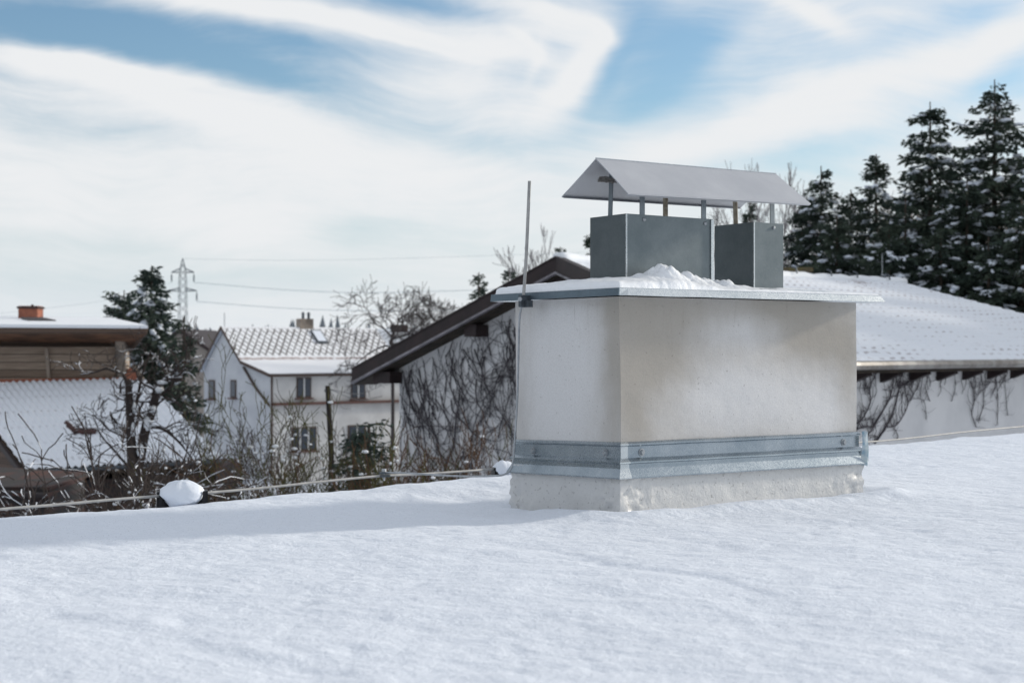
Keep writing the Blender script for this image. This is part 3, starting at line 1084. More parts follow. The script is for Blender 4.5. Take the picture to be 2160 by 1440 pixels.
# snow on the cap: thin skin plus the lumpy heap
def cap_snow():
    na, nb = 230, 130
    a = np.linspace(-e + 0.012, LEN + e - 0.010, na); b = np.linspace(-e + 0.012, DEP + e - 0.010, nb)
    A, B = np.meshgrid(a, b, indexing='ij')
    ed = np.minimum(np.minimum(A + e, LEN + e - A), np.minimum(B + e, DEP + e - B)) - 0.010 + 0.012 * fbm(A * 22, B * 22, 3, 91)
    capz = 0.260 + 0.028 * np.clip(ed / 0.28, 0, 1)
    rough_ = fbm(A * 14, B * 14, 5, 3)
    left = np.clip((0.55 - A) / 0.35, 0, 1)
    th = 0.022 * left + 0.010 * left * fbm(A * 6, B * 6, 3, 8)
    th = th + 0.005 + 0.006 * rough_
    # thin icy crust on the right
    th = np.maximum(th, 0.002) * np.clip(ed / 0.025, 0.12, 1) ** 0.5 + 0.0015
    heap = np.zeros_like(A)
    for (ca, cb, sa, sb, h) in [(0.30, 0.07, 0.10, 0.09, 0.055), (0.335, 0.08, 0.045, 0.06, 0.045), (0.43, 0.07, 0.07, 0.07, 0.045), (0.52, 0.07, 0.06, 0.07, 0.030), (0.20, 0.08, 0.07, 0.08, 0.022),
                                (0.625, 0.06, 0.05, 0.07, 0.030), (0.655, 0.07, 0.028, 0.05, 0.030), (0.72, 0.06, 0.06, 0.08, 0.012), (0.10, 0.25, 0.14, 0.2, 0.012)]:
        heap = np.maximum(heap, h * np.exp(-(((A - ca) / sa) ** 2 + ((B - cb) / sb) ** 2)))
    heap = heap * 1.15
    rl = random.Random(3)
    env = np.clip(heap * 22, 0, 1)
    lump = np.zeros_like(A)
    for k in range(260):
        ca, cb, sr_ = rl.uniform(0.14, 0.78), rl.uniform(-0.06, 0.18), rl.uniform(0.006, 0.022)
        r2 = ((A - ca) ** 2 + (B - cb) ** 2) / sr_ ** 2
        lump = np.maximum(lump, sr_ * 0.95 * np.sqrt(np.clip(1 - r2, 0, 1)))
    heap = heap * (1 + 0.22 * fbm(A * 18, B * 18, 3, 12)) + env * (lump * 0.75 - 0.003)
    z = capz + np.maximum(th, -0.004) + np.maximum(heap, 0)
    z = np.maximum(z, capz + 0.002)
    z[0, :] = z[-1, :] = 0.255; z[:, 0] = z[:, -1] = 0.255
    m = MB()
    m.v = [tuple(C(p, q, r)) for p, q, r in zip(A.ravel(), B.ravel(), z.ravel())]
    i, j = np.meshgrid(np.arange(na - 1), np.arange(nb - 1), indexing='ij')
    k = (i * nb + j).ravel()
    # leave bare metal where the crust is thinnest on the right
    keep = (th + heap)[:-1, :-1].ravel() > -0.5
    m.f = [tuple(x) for x, kk in zip(np.stack([k, k + nb, k + nb + 1, k + 1], 1).tolist(), keep) if kk]
    mt, t, b_ = new_mat('cap_snow')
    co = objco(t)
    b_.inputs['Base Color'].default_value = (0.86, 0.88, 0.91, 1)
    b_.inputs['Roughness'].default_value = 0.5
    add_bump(t, b_, noise(t, co, 60, 4, 0.65), 0.6, 0.006)
    m.build('snow_cover', mt, chim, smooth=True, label='lumpy snow heap and icy crust on the cap plate')


cap_snow()

# ------------------------------------------------------------ lightning rod and roof conductor
def smooth_path(pts, n=8):
    pts = [Vector(p) for p in pts]
    out = []
    P_ = [pts[0]] + pts + [pts[-1]]
    for i in range(1, len(P_) - 2):
        p0, p1, p2, p3 = P_[i - 1], P_[i], P_[i + 1], P_[i + 2]
        for k in range(n):
            t = k / n
            out.append(0.5 * ((2 * p1) + (p2 - p0) * t + (2 * p0 - 5 * p1 + 4 * p2 - p3) * t * t + (3 * p1 - p0 - 3 * p2 + p3) * t ** 3))
    out.append(pts[-1])
    return out


rodT = thing('lightning_rod', 'thin upright metal rod clamped to the left edge of the chimney cap', 'lightning rod', Pt(1100, 1000, 6.70))
m = MB(); m.tube(smooth_path([Pt(1117, 382, 6.59), Pt(1114, 450, 6.59), Pt(1110, 540, 6.59), Pt(1104, 630, 6.59)], 5), [0.0072] * 15 + [0.0085], 8)
m.build('rod', M['cable'], rodT)
m = MB()
p = Pt(1107, 635, 6.59)
m.box(p, (0.056, 0.018, 0.052), (CU, CV, UP)); m.box(p + Vector((0.006, 0.004, -0.012)), (0.06, 0.03, 0.03), (CV, CU, UP))
cl = m.build('clamp', M['dark_metal'], rodT)
m = MB(); q = p + Vector((-0.018, -0.012, 0.008)); m.tube([q, q + Vector((-0.004, -0.014, 0))], 0.010, 6); m.build('bolt', M['alu'], cl)
m = MB()
wire = [Pt(1101, 645, 6.60), Pt(1096, 672, 6.63), Pt(1094, 740, 6.70), Pt(1091, 850, 6.76), Pt(1086, 925, 6.74), Pt(1083, 965, 6.72), Pt(1078, 988, 6.72),
        Pt(1066, 999, 6.73), Pt(1045, 1003, 6.78), Pt(980, 1004, 6.95), Pt(900, 1000, 7.2), Pt(850, 997, 7.4), Pt(812, 996, 7.55)]
m.tube(smooth_path(wire, 7), 0.0046, 8)
m.build('down_conductor', M['alu'], rodT)


def edge_pt(px, dy, inset=0.02):
    """point above the roof edge seen at column px, dy metres over the flat snow level"""
    k = (px - 1080) / F
    O = E_O + E_N * inset
    s = (k * O[1] - O[0]) / (E_DIR[0] - k * E_DIR[1])
    q = O + E_DIR * s
    return Vector((q[0], q[1], ROOF_Z + dy))


def pt_on_edge(px, py, inset=0.02):
    q = edge_pt(px, 0, inset)
    return Vector((q.x, q.y, zpix(py, q.y)))


cabT = thing('roof_cable', 'pale round lightning cable running along the snowy roof edge', 'cable', pt_on_edge(810, 1010))
m = MB()
pts = [(-260, 1098), (-120, 1086), (0, 1073), (120, 1064), (240, 1053), (330, 1046), (440, 1039), (560, 1028), (680, 1015), (800, 1003), (870, 1001), (960, 995), (1035, 990), (1090, 985), (1300, 968), (1600, 946), (1830, 931), (1930, 922), (2040, 910), (2160, 899), (2400, 880), (2700, 862)]
pp = smooth_path([pt_on_edge(a, b + R.uniform(-0.8, 0.8)) for a, b in pts], 6)
m.tube(pp, 0.0062, 8)
m.build('cable', M['cable'], cabT)
m = MB()
p = pt_on_edge(810, 1001)
m.box(p - UP * 0.005, (0.055, 0.035, 0.012), (Vector((0.85, 0.52, 0)), Vector((-0.52, 0.85, 0)), UP))
m.box(p + UP * 0.010, (0.045, 0.030, 0.010), (Vector((0.85, 0.52, 0)), Vector((-0.52, 0.85, 0)), UP))
cl = m.build('clamp', M['dark_metal'], cabT)
m = MB(); m.tube([p - UP * 0.03, p + UP * 0.026], 0.006, 6); m.tube([p + UP * 0.016, p + UP * 0.030], 0.0125, 6); m.build('bolt', M['alu'], cl)


def support(px, py, half, hgt, seed, label):
    """black plastic conductor block buried under a cushion of snow"""
    q = pt_on_edge(px, py, 0.04)
    base = Vector((q.x, q.y, ROOF_Z - 0.03))
    T = thing('cable_support', label, 'cable holder', base, 'black cable supports on the roof edge')
    rg = random.Random(seed)
    ed = Vector((E_DIR[0], E_DIR[1], 0)); en = Vector((E_N[0], E_N[1], 0))
    ax_l = (ed * 0.35 + en * 0.65).normalized(); ax_s = Vector((-ax_l.y, ax_l.x, 0))
    ax_l, ax_s = Vector((0.97, 0.25, 0)), Vector((-0.25, 0.97, 0))
    m = MB()
    for sgn in (-1, 1):
        c = base + ax_l * (sgn * (half - 0.018)) + UP * (hgt * 0.36)
        m.prism([c - ax_s * 0.05 - UP * hgt * 0.36 - ax_l * 0.018, c + ax_s * 0.05 - UP * hgt * 0.36 - ax_l * 0.018, c + ax_s * 0.032 + UP * hgt * 0.30 - ax_l * 0.016, c - ax_s * 0.032 + UP * hgt * 0.30 - ax_l * 0.016],
                ax_l * 0.034)
        m.box(c - ax_s * 0.052, (0.012, 0.012, hgt * 0.6), (ax_l, ax_s, UP))
    m.box(base + UP * (hgt * 0.22), (half * 1.7, 0.05, hgt * 0.4), (ax_l, ax_s, UP))
    m.build('block', M['plastic'], T)
    m = MB()
    ns, nr = 40, 18
    b0 = len(m.v)
    for i in range(nr):
        th = math.pi * 0.80 * i / (nr - 1)
        for k in range(ns):
            a = 2 * math.pi * k / ns
            j = 1 + 0.05 * math.sin(a * 3 + seed) + 0.22 * float(fbm(np.array(math.cos(a) * 2.6 * math.sin(th) + seed * 3), np.array(math.sin(a) * 2.2 * math.sin(th) + th), 4, 2))
            sq = 1 / (abs(math.cos(a)) ** 3 + abs(math.sin(a)) ** 3) ** (1 / 3)
            m.v.append(tuple(base + UP * (hgt * 0.50) + (ax_l * (math.cos(a) * math.sin(th) * half * (0.90 if th < 1.6 else 0.84) * sq) + ax_s * (math.sin(a) * math.sin(th) * 0.085 * sq) + UP * (math.cos(th) * hgt * 0.55)) * j))
    for i in range(nr - 1):
        for k in range(ns):
            k2 = (k + 1) % ns
            m.f.append((b0 + i * ns + k, b0 + (i + 1) * ns + k, b0 + (i + 1) * ns + k2, b0 + i * ns + k2))
    m.build('snow_cover', M['snow'], T, smooth=True)


support(384, 1042, 0.112, 0.112, 1, 'black cable block under a rounded snow cushion, farther left on the roof edge')
support(1064, 986, 0.065, 0.100, 2, 'black cable block with small snow lump, just left of the chimney foot')

# ------------------------------------------------------------ vine-clad house on the right
A0 = Vector((0.9, 30.0, 0)); AR = Vector((0.680, 0.733, 0)); AP = Vector((0.733, -0.680, 0))
ZR = 1.79; PR, ZE = 7.5, -0.213; PL, ZL = -6.19, -0.488
LA = 14.3


def HA(t, p, z): return A0 + AR * t + AP * p + UP * (EYE + z)


vh = thing('vine_covered_house', 'long low house with wide snowy tile roof and bare creeper on its gable wall', 'house', HA(7, 0, -4.6))


def ts(p): return -0.45 * max(p, 0.0)


def roof_z(p): return ZR + (ZE - ZR) * p / PR if p >= 0 else ZR + (ZL - ZR) * p / PL


m = MB()
WL, WR, T0, T1 = -5.18, 7.05, 0.5, LA - 0.4
th_ = 0.22
prof_w = [(WL, -5.0), (0, -5.0), (WR, -5.0), (WR, roof_z(WR) - th_), (0, ZR - th_), (WL, roof_z(WL) - th_)]
m.add([HA(T0 + ts(p), p, z) for p, z in prof_w] + [HA(T1, p, z) for p, z in prof_w],
      [tuple(range(6))[::-1], tuple(range(6, 12))] + [(i, (i + 1) % 6, 6 + (i + 1) % 6, 6 + i) for i in range(6)])
vwall = m.build('wall', M['render_wall'], vh, label='pale plastered house wall, its gable end overgrown with creeper')
# gable skin a little lighter, 4 mm proud
# roof slopes
def slope(p0, z0, p1, z1, name, mat, mL, nu, nv, amp=0.02):
    L = math.hypot(p1 - p0, z1 - z0)
    sg = 1 if p1 > p0 else -1

    def fn(u, v):
        s = v
        p = p0 + (p1 - p0) * s
        tt0 = -0.45 * np.maximum(p, 0)
        t = tt0 + u * (mL - tt0); z = z0 + (z1 - z0) * s
        col = np.cos(t / 0.30 * 2 * math.pi) * amp * 0.5
        row = ((s * L / 0.36) % 1.0) * amp * 1.3
        z = z + col + row + fbm(t / 2.2, s * L / 2.0, 3, 5) * 0.035 - 0.05 * np.sin(u * math.pi) + 0.05
        q = np.array(A0)[:, None, None] + np.array(AR)[:, None, None] * t + np.array(AP)[:, None, None] * p
        return q[0], q[1], z + EYE
    m = grid(fn, nu, nv)
    m.uv = np.array(m.uv) * np.array([mL, L])
    # verge / eave skirt
    return m.build(name, mat, vh, smooth=True)


sr = slope(0.0, ZR, PR, ZE, 'roof', M['tile_right'], LA, 480, 110)
slope(0.0, ZR, PL, ZL, 'roof', M['tile_right'], LA, 120, 40)
# snow-covered ridge roll with clips
m = MB()
rp = []
for i in range(60):
    t = i / 59 * LA
    rp.append(HA(t, 0, ZR + 0.07 - 0.05 * math.sin(i / 59 * math.pi) + 0.012 * math.sin(i * 0.9)))
m.tube(rp, [0.12 + 0.015 * math.sin(i * 1.7) for i in range(60)], 10)
rid = m.build('ridge_snow', M['snow_clean'], vh, smooth=True)
for px in (1672, 1745, 1868, 1800):
    t = on_line(A0, AR, px)
    if t < LA:
        m = MB(); m.tube([HA(t - 0.06, 0.16, ZR + 0.10), HA(t, 0.10, ZR + 0.22), HA(t + 0.02, -0.02, ZR + 0.26)], 0.022, 5); m.build('ridge_clip', M['dark_metal'], rid)
# roof conductor rods standing at the ridge
m = MB(); t = on_line(A0, AR, 1861); m.tube([HA(t, 0, ZR), HA(t, 0, ZR + 0.8)], 0.010, 5); m.build('ridge_rod', M['alu'], rid)

# barge board (dark brown) of the gable, both sides, with pale lower lip
for (p1, z1) in ((PL - 0.02, ZL), (PR, ZE)):
    m = MB()
    dt = ts(p1)
    a = HA(-0.03, 0, ZR + 0.10); b = HA(-0.03 + dt, p1, z1 + 0.08)
    m.prism([a, b, b - UP * 0.30, a - UP * 0.30], AR * 0.07)
    bb = m.build('barge_board', M['fascia'], vh)
    m = MB()
    a = HA(-0.06, 0, ZR - 0.20); b = HA(-0.06 + dt, p1, z1 - 0.22)
    m.prism([a, b, b - UP * 0.045, a - UP * 0.045], AR * 0.10)
    m.build('lip', M['fascia_lip'], bb)
    m = MB()      # top edge cap
    a = HA(-0.05, 0, ZR + 0.115); b = HA(-0.05 + dt, p1, z1 + 0.095)
    m.prism([a, b, b - UP * 0.03, a - UP * 0.03], AR * 0.22)
    m.build('capping', M['fascia'], bb)
    m = MB()      # soffit boards under the overhang
    a = HA(0.05, 0, ZR - 0.24); b = HA(0.05 + dt, p1, z1 - 0.24)
    m.prism([a, b, b - UP * 0.05, a - UP * 0.05], AR * 0.7)
    m.build('soffit', M['soffit'], vh)
# purlin ends
for p in (-5.35, -2.55, 0, 2.6, 5.6):
    m = MB(); m.box(HA(0.32 + ts(p), p, roof_z(p) - 0.42), (0.42, 0.55 if p < -5 else 0.35, 0.26), (AR, AP, UP)); m.build('purlin', M['fascia'], vh)
# eave: gutter, dark soffit and rafter tails
m = MB()
gp = [HA(t, PR + 0.05, ZE - 0.02) for t in (ts(PR) - 0.05, 0, 3, 6, 9, 12, LA)]
m.tube(gp, 0.075, 8)
gut = m.build('gutter', simple('gutter', (0.40, 0.38, 0.36), (0.20, 0.18, 0.16), 2.2, 0.5, 0.3), vh)
m = MB()
a0, a1 = HA(0, PR - 0.03, ZE - 0.06), HA(0, WR - 0.02, ZE + 0.06)
m.prism([HA(ts(PR), PR - 0.03, ZE - 0.03), HA(ts(PR), WR - 0.3, ZE + 0.05), HA(ts(PR), WR - 0.3, ZE - 0.06), HA(ts(PR), PR - 0.03, ZE - 0.15)], AR * (LA - ts(PR)))
m.build('soffit', M['soffit'], vh)
for k in range(-4, 15):
    t = on_line(HA(0, PR, 0), AR, 1842) + k * 1.02
    if ts(PR) + 0.1 < t < LA:
        m = MB()
        m.prism([HA(t, PR - 0.12, ZE - 0.15), HA(t, WR - 0.01, ZE - 0.07), HA(t, WR - 0.01, ZE - 0.33), HA(t, PR - 0.10, ZE - 0.19)], AR * 0.16)
        m.build('rafter_tail', M['fascia'], vh)

# creeper on the gable wall
def creeper_gable():
    m = MB()
    rg = random.Random(21)
    W = lambda p, z, o=0.03: HA(T0 - o + ts(p), p, z)

    def strand(p, z, ang, L, r, lev):
        pts = [W(p, z)]; rad = [r]
        n = max(4, int(L / 0.22))
        for i in range(n):
            ang += rg.gauss(0, 0.26) + (math.pi / 2 - ang) * 0.06
            p += math.cos(ang) * L / n; z += math.sin(ang) * L / n
            top = roof_z(p) - 0.30
            if z > top or p < WL + 0.05 or p > WR: break
            pts.append(W(p, z, 0.03 + rg.uniform(0, 0.03))); rad.append(max(0.005, r * (1 - 0.75 * (i + 1) / n)))
            if lev > 0 and rg.random() < (0.19 if lev > 1 else 0.2):
                strand(p, z, ang + rg.choice((-1, 1)) * rg.uniform(0.4, 1.0), L * rg.uniform(0.3, 0.6), rad[-1] * 0.7, lev - 1)
        if len(pts) > 2: m.tube(pts, rad, 4, caps=False)
    for k in range(34):
        p = rg.uniform(WL - 0.1, 3.0)
        strand(p, rg.uniform(-4.3, -3.2), math.pi / 2 + rg.gauss(0, 0.3), rg.uniform(3.4, 6.8), rg.uniform(0.010, 0.024), 3)
    for k in range(140):
        p = rg.uniform(WL + 0.2, 3.0)
        strand(p, roof_z(p) - 0.45 - rg.uniform(0, 1.2), -math.pi / 2 + rg.gauss(0, 0.4), rg.uniform(0.6, 2.4), rg.uniform(0.008, 0.018), 1)
    for k in range(150):
        p = rg.uniform(WL + 0.1, 3.0)
        strand(p, rg.uniform(-3.4, 0.9), rg.uniform(0.8, 2.3), rg.uniform(0.7, 1.8), rg.uniform(0.007, 0.017), 1)
    o = m.build('creeper', M['vine'], org=tuple(HA(T0 - 0.1, -2, -4.4)))
    tag(o, 'dense leafless climbing creeper covering the grey gable wall', 'creeper', 'leafless creepers on the house walls')


creeper_gable()


def creeper_right():
    m = MB()
    rg = random.Random(8)
    O = HA(0, WR, 0)

    def W(zx, zy, off=0.03):
        px = zx / 3.4288 + 1640; py = zy / 3.4288 + 540
        t = on_line(O, AR, px)
        q = HA(t, WR + off, 0)
        return Vector((q.x, q.y, zpix(py, q.y)))
    S = [([(680, 1240), (740, 1130), (805, 1020), (825, 900), (832, 830)], .030), ([(690, 1350), (720, 1310), (780, 1220), (830, 1110), (870, 960), (900, 930), (1000, 870), (1030, 820)], .034),
         ([(770, 1235), (850, 1220), (920, 1110), (930, 1040), (905, 950)], .022), ([(560, 1250), (590, 1240), (640, 1230), (680, 1240)], .03),
         ([(570, 1210), (600, 1180), (640, 1100), (665, 1040), (660, 950), (700, 860), (740, 800)], .024), ([(930, 1060), (975, 1000), (1020, 900), (1030, 820)], .018),
         ([(1425, 1235), (1390, 1130), (1410, 1050), (1395, 940), (1380, 850)], .017), ([(1440, 1190), (1470, 1100), (1480, 1000), (1460, 850)], .018),
         ([(1580, 1220), (1585, 1000), (1570, 850)], .014), ([(1655, 1150), (1640, 1000), (1630, 850)], .014), ([(1250, 1050), (1275, 960), (1270, 850)], .014),
         ([(640, 1290), (680, 1250), (670, 1180), (600, 1190)], .02), ([(900, 930), (960, 920), (1010, 840)], .018), ([(870, 960), (850, 900), (860, 820)], .016),
         ([(1410, 1050), (1450, 990), (1500, 940), (1530, 850)], .012), ([(1480, 905), (1550, 912), (1640, 905), (1700, 860)], .012), ([(1090, 1050), (1060, 950), (1085, 850)], .012),
         ([(1060, 1180), (1050, 1050), (975, 1030), (930, 1060)], .012), ([(850, 1330), (860, 1290), (820, 1230)], .018), ([(600, 900), (640, 850), (650, 800)], .014)]
    for (pts, r) in S:
        pp = smooth_path([W(a + rg.uniform(-4, 4), b) for a, b in pts], 5)
        r = r * 0.58
        m.tube(pp, [r * (1 - 0.45 * i / len(pp)) for i in range(len(pp))], 5, caps=False)
        for k in range(len(pts) * 4):
            q = pp[rg.randrange(len(pp))]
            d = AR * rg.gauss(0, 0.7) + UP * rg.uniform(-0.2, 1.0)
            L = rg.uniform(0.12, 0.55)
            tw = [q]
            for i in range(4):
                d = d + AR * rg.gauss(0, 0.4) + UP * rg.gauss(0, 0.2)
                tw.append(tw[-1] + d.normalized() * L / 4)
            tw = [w for w in tw if w.z < EYE + ZE - 0.3]
            if len(tw) > 1: m.tube(tw, [r * 0.45 * (1 - 0.15 * i) for i in range(len(tw))], 4, caps=False)
    for (c, n) in ((900, 14), (1430, 7), (1560, 6), (640, 8), (1270, 5), (1020, 8)):
        for k in range(n):
            x = c + rg.gauss(0, 60); y = 825
            L = rg.uniform(60, 210)
            pts = [(x, y)]
            for i in range(5):
                x += rg.gauss(-4, 12); y += L / 5; pts.append((x, y))
            pp = smooth_path([W(a, b) for a, b in pts], 3)
            m.tube(pp, [0.009 * (1 - 0.5 * i / len(pp)) for i in range(len(pp))], 4, caps=False)
    o = m.build('creeper', M['vine'], org=tuple(HA(2, WR, -4.4)))
    tag(o, 'sparse leafless creeper stems on the grey wall under the right eave', 'creeper', 'leafless creepers on the house walls')


creeper_right()

# little mossy brick chimney beyond the ridge
m = MB()
cp = Pt(1676, 590, 40)
ch2 = thing('mossy_chimney', 'small mossy brick chimney behind the snowy ridge right of the flue box', 'chimney', (cp.x, cp.y, EYE - 1.2))
m.box((cp.x, cp.y, EYE + 0.5), (0.62, 0.5, 3.2)); m.build('stack', M['brick_dark'], ch2)
m = MB(); m.box((cp.x, cp.y, EYE + 2.16), (0.86, 0.7, 0.12)); m.build('coping', simple('moss_stone', (0.13, 0.11, 0.05), (0.09, 0.07, 0.05), 7, 0.9), ch2)

# ------------------------------------------------------------ white house with diamond roof
B0 = Pt(570, 740, 85); B0.z = 0
BD = Vector((0.78, 0.626, 0)).normalized(); BG = Vector((-BD.y, BD.x, 0))


def HB(t, s, z): return B0 + BD * t + BG * s + UP * (EYE + z)


LB = 10.6
wh = thing('white_house', 'two storey white gabled house with dark diamond pattern showing through roof snow', 'house', HB(5, 4, -8))
prof_b = [(0, -1.27), (3.05, -0.61), (5.48, 1.42), (8.1, -1.05)]
m = MB()
m.prism([HB(0, 0, -9), HB(0, 0, -1.30), HB(0, 3.05, -0.66), HB(0, 5.48, 1.36), HB(0, 8.1, -1.1), HB(0, 8.1, -9)], BD * LB)
m.build('wall', M['render_white'], wh)
# facade skin, its lit warm tone put into the colour, 3 mm proud
m = MB(); m.box(HB(LB / 2 + 0.0, -0.015, -5.2), (LB, 0.03, 7.7), (BD, BG, UP)); m.build('facade_lit_skin', M['render_lit_side'], wh)


def roof_sheet(fromp, top, name, mat, t0, t1, parent, thick=0.12):
    (s0, z0), (s1, z1) = top, fromp
    L = math.hypot(s1 - s0, z1 - z0)

    def fn(u, v):
        t = t0 + (t1 - t0) * u
        s = s0 + (s1 - s0) * v; z = z0 + (z1 - z0) * v + 0.06 + 0.02 * fbm(t * 1.2, v * L * 1.2, 3, 6)
        q = np.array(B0)[:, None, None] + np.array(BD)[:, None, None] * t + np.array(BG)[:, None, None] * s
        return q[0], q[1], z + EYE
    m = grid(fn, 60, 24); m.uv = np.array(m.uv) * np.array([t1 - t0, L])
    return m, L


def joined_front():
    m1, L1 = roof_sheet((3.05, -0.61), (5.48, 1.42), '', None, -0.25, LB + 0.2, wh)
    m2, L2 = roof_sheet((-0.35, -1.34), (3.05, -0.61), '', None, -0.25, LB + 0.2, wh)
    n = len(m1.v)
    m1.v += m2.v
    m1.f += [tuple(i + n for i in f) for f in m2.f]
    m1.uv = np.concatenate([m1.uv, np.array(m2.uv) + np.array([0, L1])])
    return m1


wr = joined_front().build('roof', M['diamond'], wh)
m, L = roof_sheet((8.45, -1.35), (5.48, 1.42), '', None, -0.25, LB + 0.2, wh)
m.build('roof', M['snow'], wh)
# verge boards and eave trim
for (a, b) in (((-0.35, -1.36), (3.05, -0.63)), ((3.05, -0.63), (5.48, 1.42)), ((5.48, 1.42), (8.45, -1.37))):
    m = MB(); p, q = HB(-0.28, *a), HB(-0.28, *b)
    m.prism([p + UP * 0.07, q + UP * 0.07, q - UP * 0.12, p - UP * 0.12], BD * 0.06)
    m.build('verge_board', M['frame_brown'], wh)
m = MB(); m.box(HB(LB / 2, -0.38, -1.40), (LB + 0.5, 0.10, 0.14), (BD, BG, UP)); m.build('gutter', M['frame_brown'], wh)
m = MB(); m.tube([HB(0.05, -0.1, -1.45), HB(0.05, -0.1, -8.8)], 0.06, 6); m.build('downpipe', M['frame_brown'], wh)
m = MB(); m.tube([HB(-0.08, 3.0, -0.95), HB(-0.08, 1.6, -2.1), HB(-0.08, 0.0, -3.1)], 0.07, 6); m.build('downpipe', M['frame_brown'], wh)
# string course
m = MB(); m.box(HB(LB / 2 + 0.2, -0.20, -3.03), (LB + 0.2, 0.4, 0.16), (BD, BG, UP)); m.build('string_course', M['course'], wh)
# chimney with two pots
tc_ = on_line(HB(0, 5.48, 0), BD, 645)
m = MB(); m.box(HB(tc_, 5.6, 1.65), (0.95, 0.5, 0.7), (BD, BG, UP)); sc_ = m.build('chimney_stack', M['brick_tan'], wh)
for k in (-0.12, 0.28):
    m = MB(); m.tube([HB(tc_ + k, 5.6, 1.98), HB(tc_ + k, 5.6, 2.3)], 0.09, 8); m.tube([HB(tc_ + k, 5.6, 2.3), HB(tc_ + k, 5.6, 2.42)], [0.12, 0.05], 8); m.build('pot', M['dark_metal'], sc_)
# skylight
t0 = on_line(HB(0, 4.6, 0), BD, 664)
m = MB()
p = [HB(t0, 5.15, 1.14 + 0.12), HB(t0 + 0.75, 5.15, 1.14 + 0.12), HB(t0 + 0.75, 4.2, 0.35 + 0.12), HB(t0, 4.2, 0.35 + 0.12)]
m.prism(p, UP * 0.06)
sk = m.build('skylight', M['dark_metal'], wh)
m = MB(); nrm = (p[1] - p[0]).cross(p[3] - p[0]).normalized(); c_ = sum((Vector(x) for x in p), Vector()) / 4
nrm = -nrm if nrm.z < 0 else nrm
m.prism([c_ + (Vector(x) - c_) * 0.80 + UP * 0.07 for x in p], UP * 0.02); m.build('pane', M['snow'], sk)
m = MB(); m.tube([HB(0, 5.48, 1.45), HB(0, 5.48, 2.3)], 0.02, 4); m.build('ridge_rod', M['steel_far'], wh)


def window_on(O, d, nrm, px0, px1, py0, py1, parent, panes=2, frame='frame_white', outer=None, sill=True):
    """window on the wall line O + t d, its picture box given; nrm = outward normal"""
    t0, t1 = on_line(O, d, px0), on_line(O, d, px1)
    c = O + d * (t0 + t1) / 2
    D = c.y
    z0, z1 = zpix(py1, D), zpix(py0, D)
    w, h = abs(t1 - t0), z1 - z0
    cc = Vector((c.x, c.y, (z0 + z1) / 2))
    m = MB(); m.box(cc + nrm * 0.02, (w, 0.06, h), (d, nrm, UP))
    fr = m.build('window', M[outer or frame], parent)
    for k in range(panes):
        x = -w / 2 + w * (k + 0.5) / panes
        m = MB(); m.box(cc + d * x + nrm * 0.052, (w / panes * 0.72, 0.012, h * 0.86), (d, nrm, UP)); m.build('pane', M['glass'], fr)
    if outer:
        for k in range(panes + 1):
            x = -w / 2 + w * k / panes
            if 0 < k < panes:
                m = MB(); m.box(cc + d * x + nrm * 0.065, (0.09, 0.02, h * 0.95), (d, nrm, UP)); m.build('mullion', M['frame_white'], fr)
    if sill:
        m = MB(); m.box(cc - UP * (h / 2 + 0.06) + nrm * 0.09, (w + 0.2, 0.2, 0.08), (d, nrm, UP)); m.build('sill', M['course'], fr)


OF = HB(0, -0.03, 0); OF.z = 0
nF = -BG
window_on(OF, BD, nF, 625, 656, 796, 838, wh, 2, outer='frame_brown')
window_on(OF, BD, nF, 740, 770, 800, 840, wh, 2, outer='frame_brown')
window_on(OF, BD, nF, 614, 667, 900, 950, wh, 3, outer='frame_brown')
window_on(OF, BD, nF, 733, 772, 896, 940, wh, 2, outer='frame_brown')
OGb = HB(0, 0, 0); OGb.z = 0
window_on(OGb, BG, -BD, 441, 454, 801, 840, wh, 1, outer='frame_brown')
window_on(OGb, BG, -BD, 487, 499, 801, 838, wh, 1, outer='frame_brown')

# neighbouring roof to the right of the white house
nh = thing('neighbour_house', 'pale house with plain snowy roof right behind the bare round tree', 'house', (-8, 101, 0.2))
nb0 = Pt(738, 690, 99)
m = MB()
x0, x1 = Pt(742, 0, 99).x, Pt(905, 0, 99).x
zr, ze = EYE + 1.5, EYE - 0.75
m.prism([(x0, 97.5, 0), (x0, 97.5, ze), (x0, 101, zr - 0.1), (x0, 104.5, ze), (x0, 104.5, 0)], (x1 - x0, 0, 0)); m.build('wall', M['render_white'], nh)
m = MB()
m.quad((x0 - 0.3, 97.0, ze - 0.2), (x1 + 0.3, 97.0, ze - 0.2), (x1 + 0.3, 101, zr), (x0 - 0.3, 101, zr))
m.quad((x0 - 0.3, 101, zr), (x1 + 0.3, 101, zr), (x1 + 0.3, 105, ze - 0.2), (x0 - 0.3, 105, ze - 0.2))
m.build('roof', M['snow_clean'], nh)
m = MB(); m.box((Pt(840, 0, 99).x, 100, EYE + 1.5), (1.1, 1.0, 0.5)); m.build('chimney_stack', M['brick_dark'], nh)

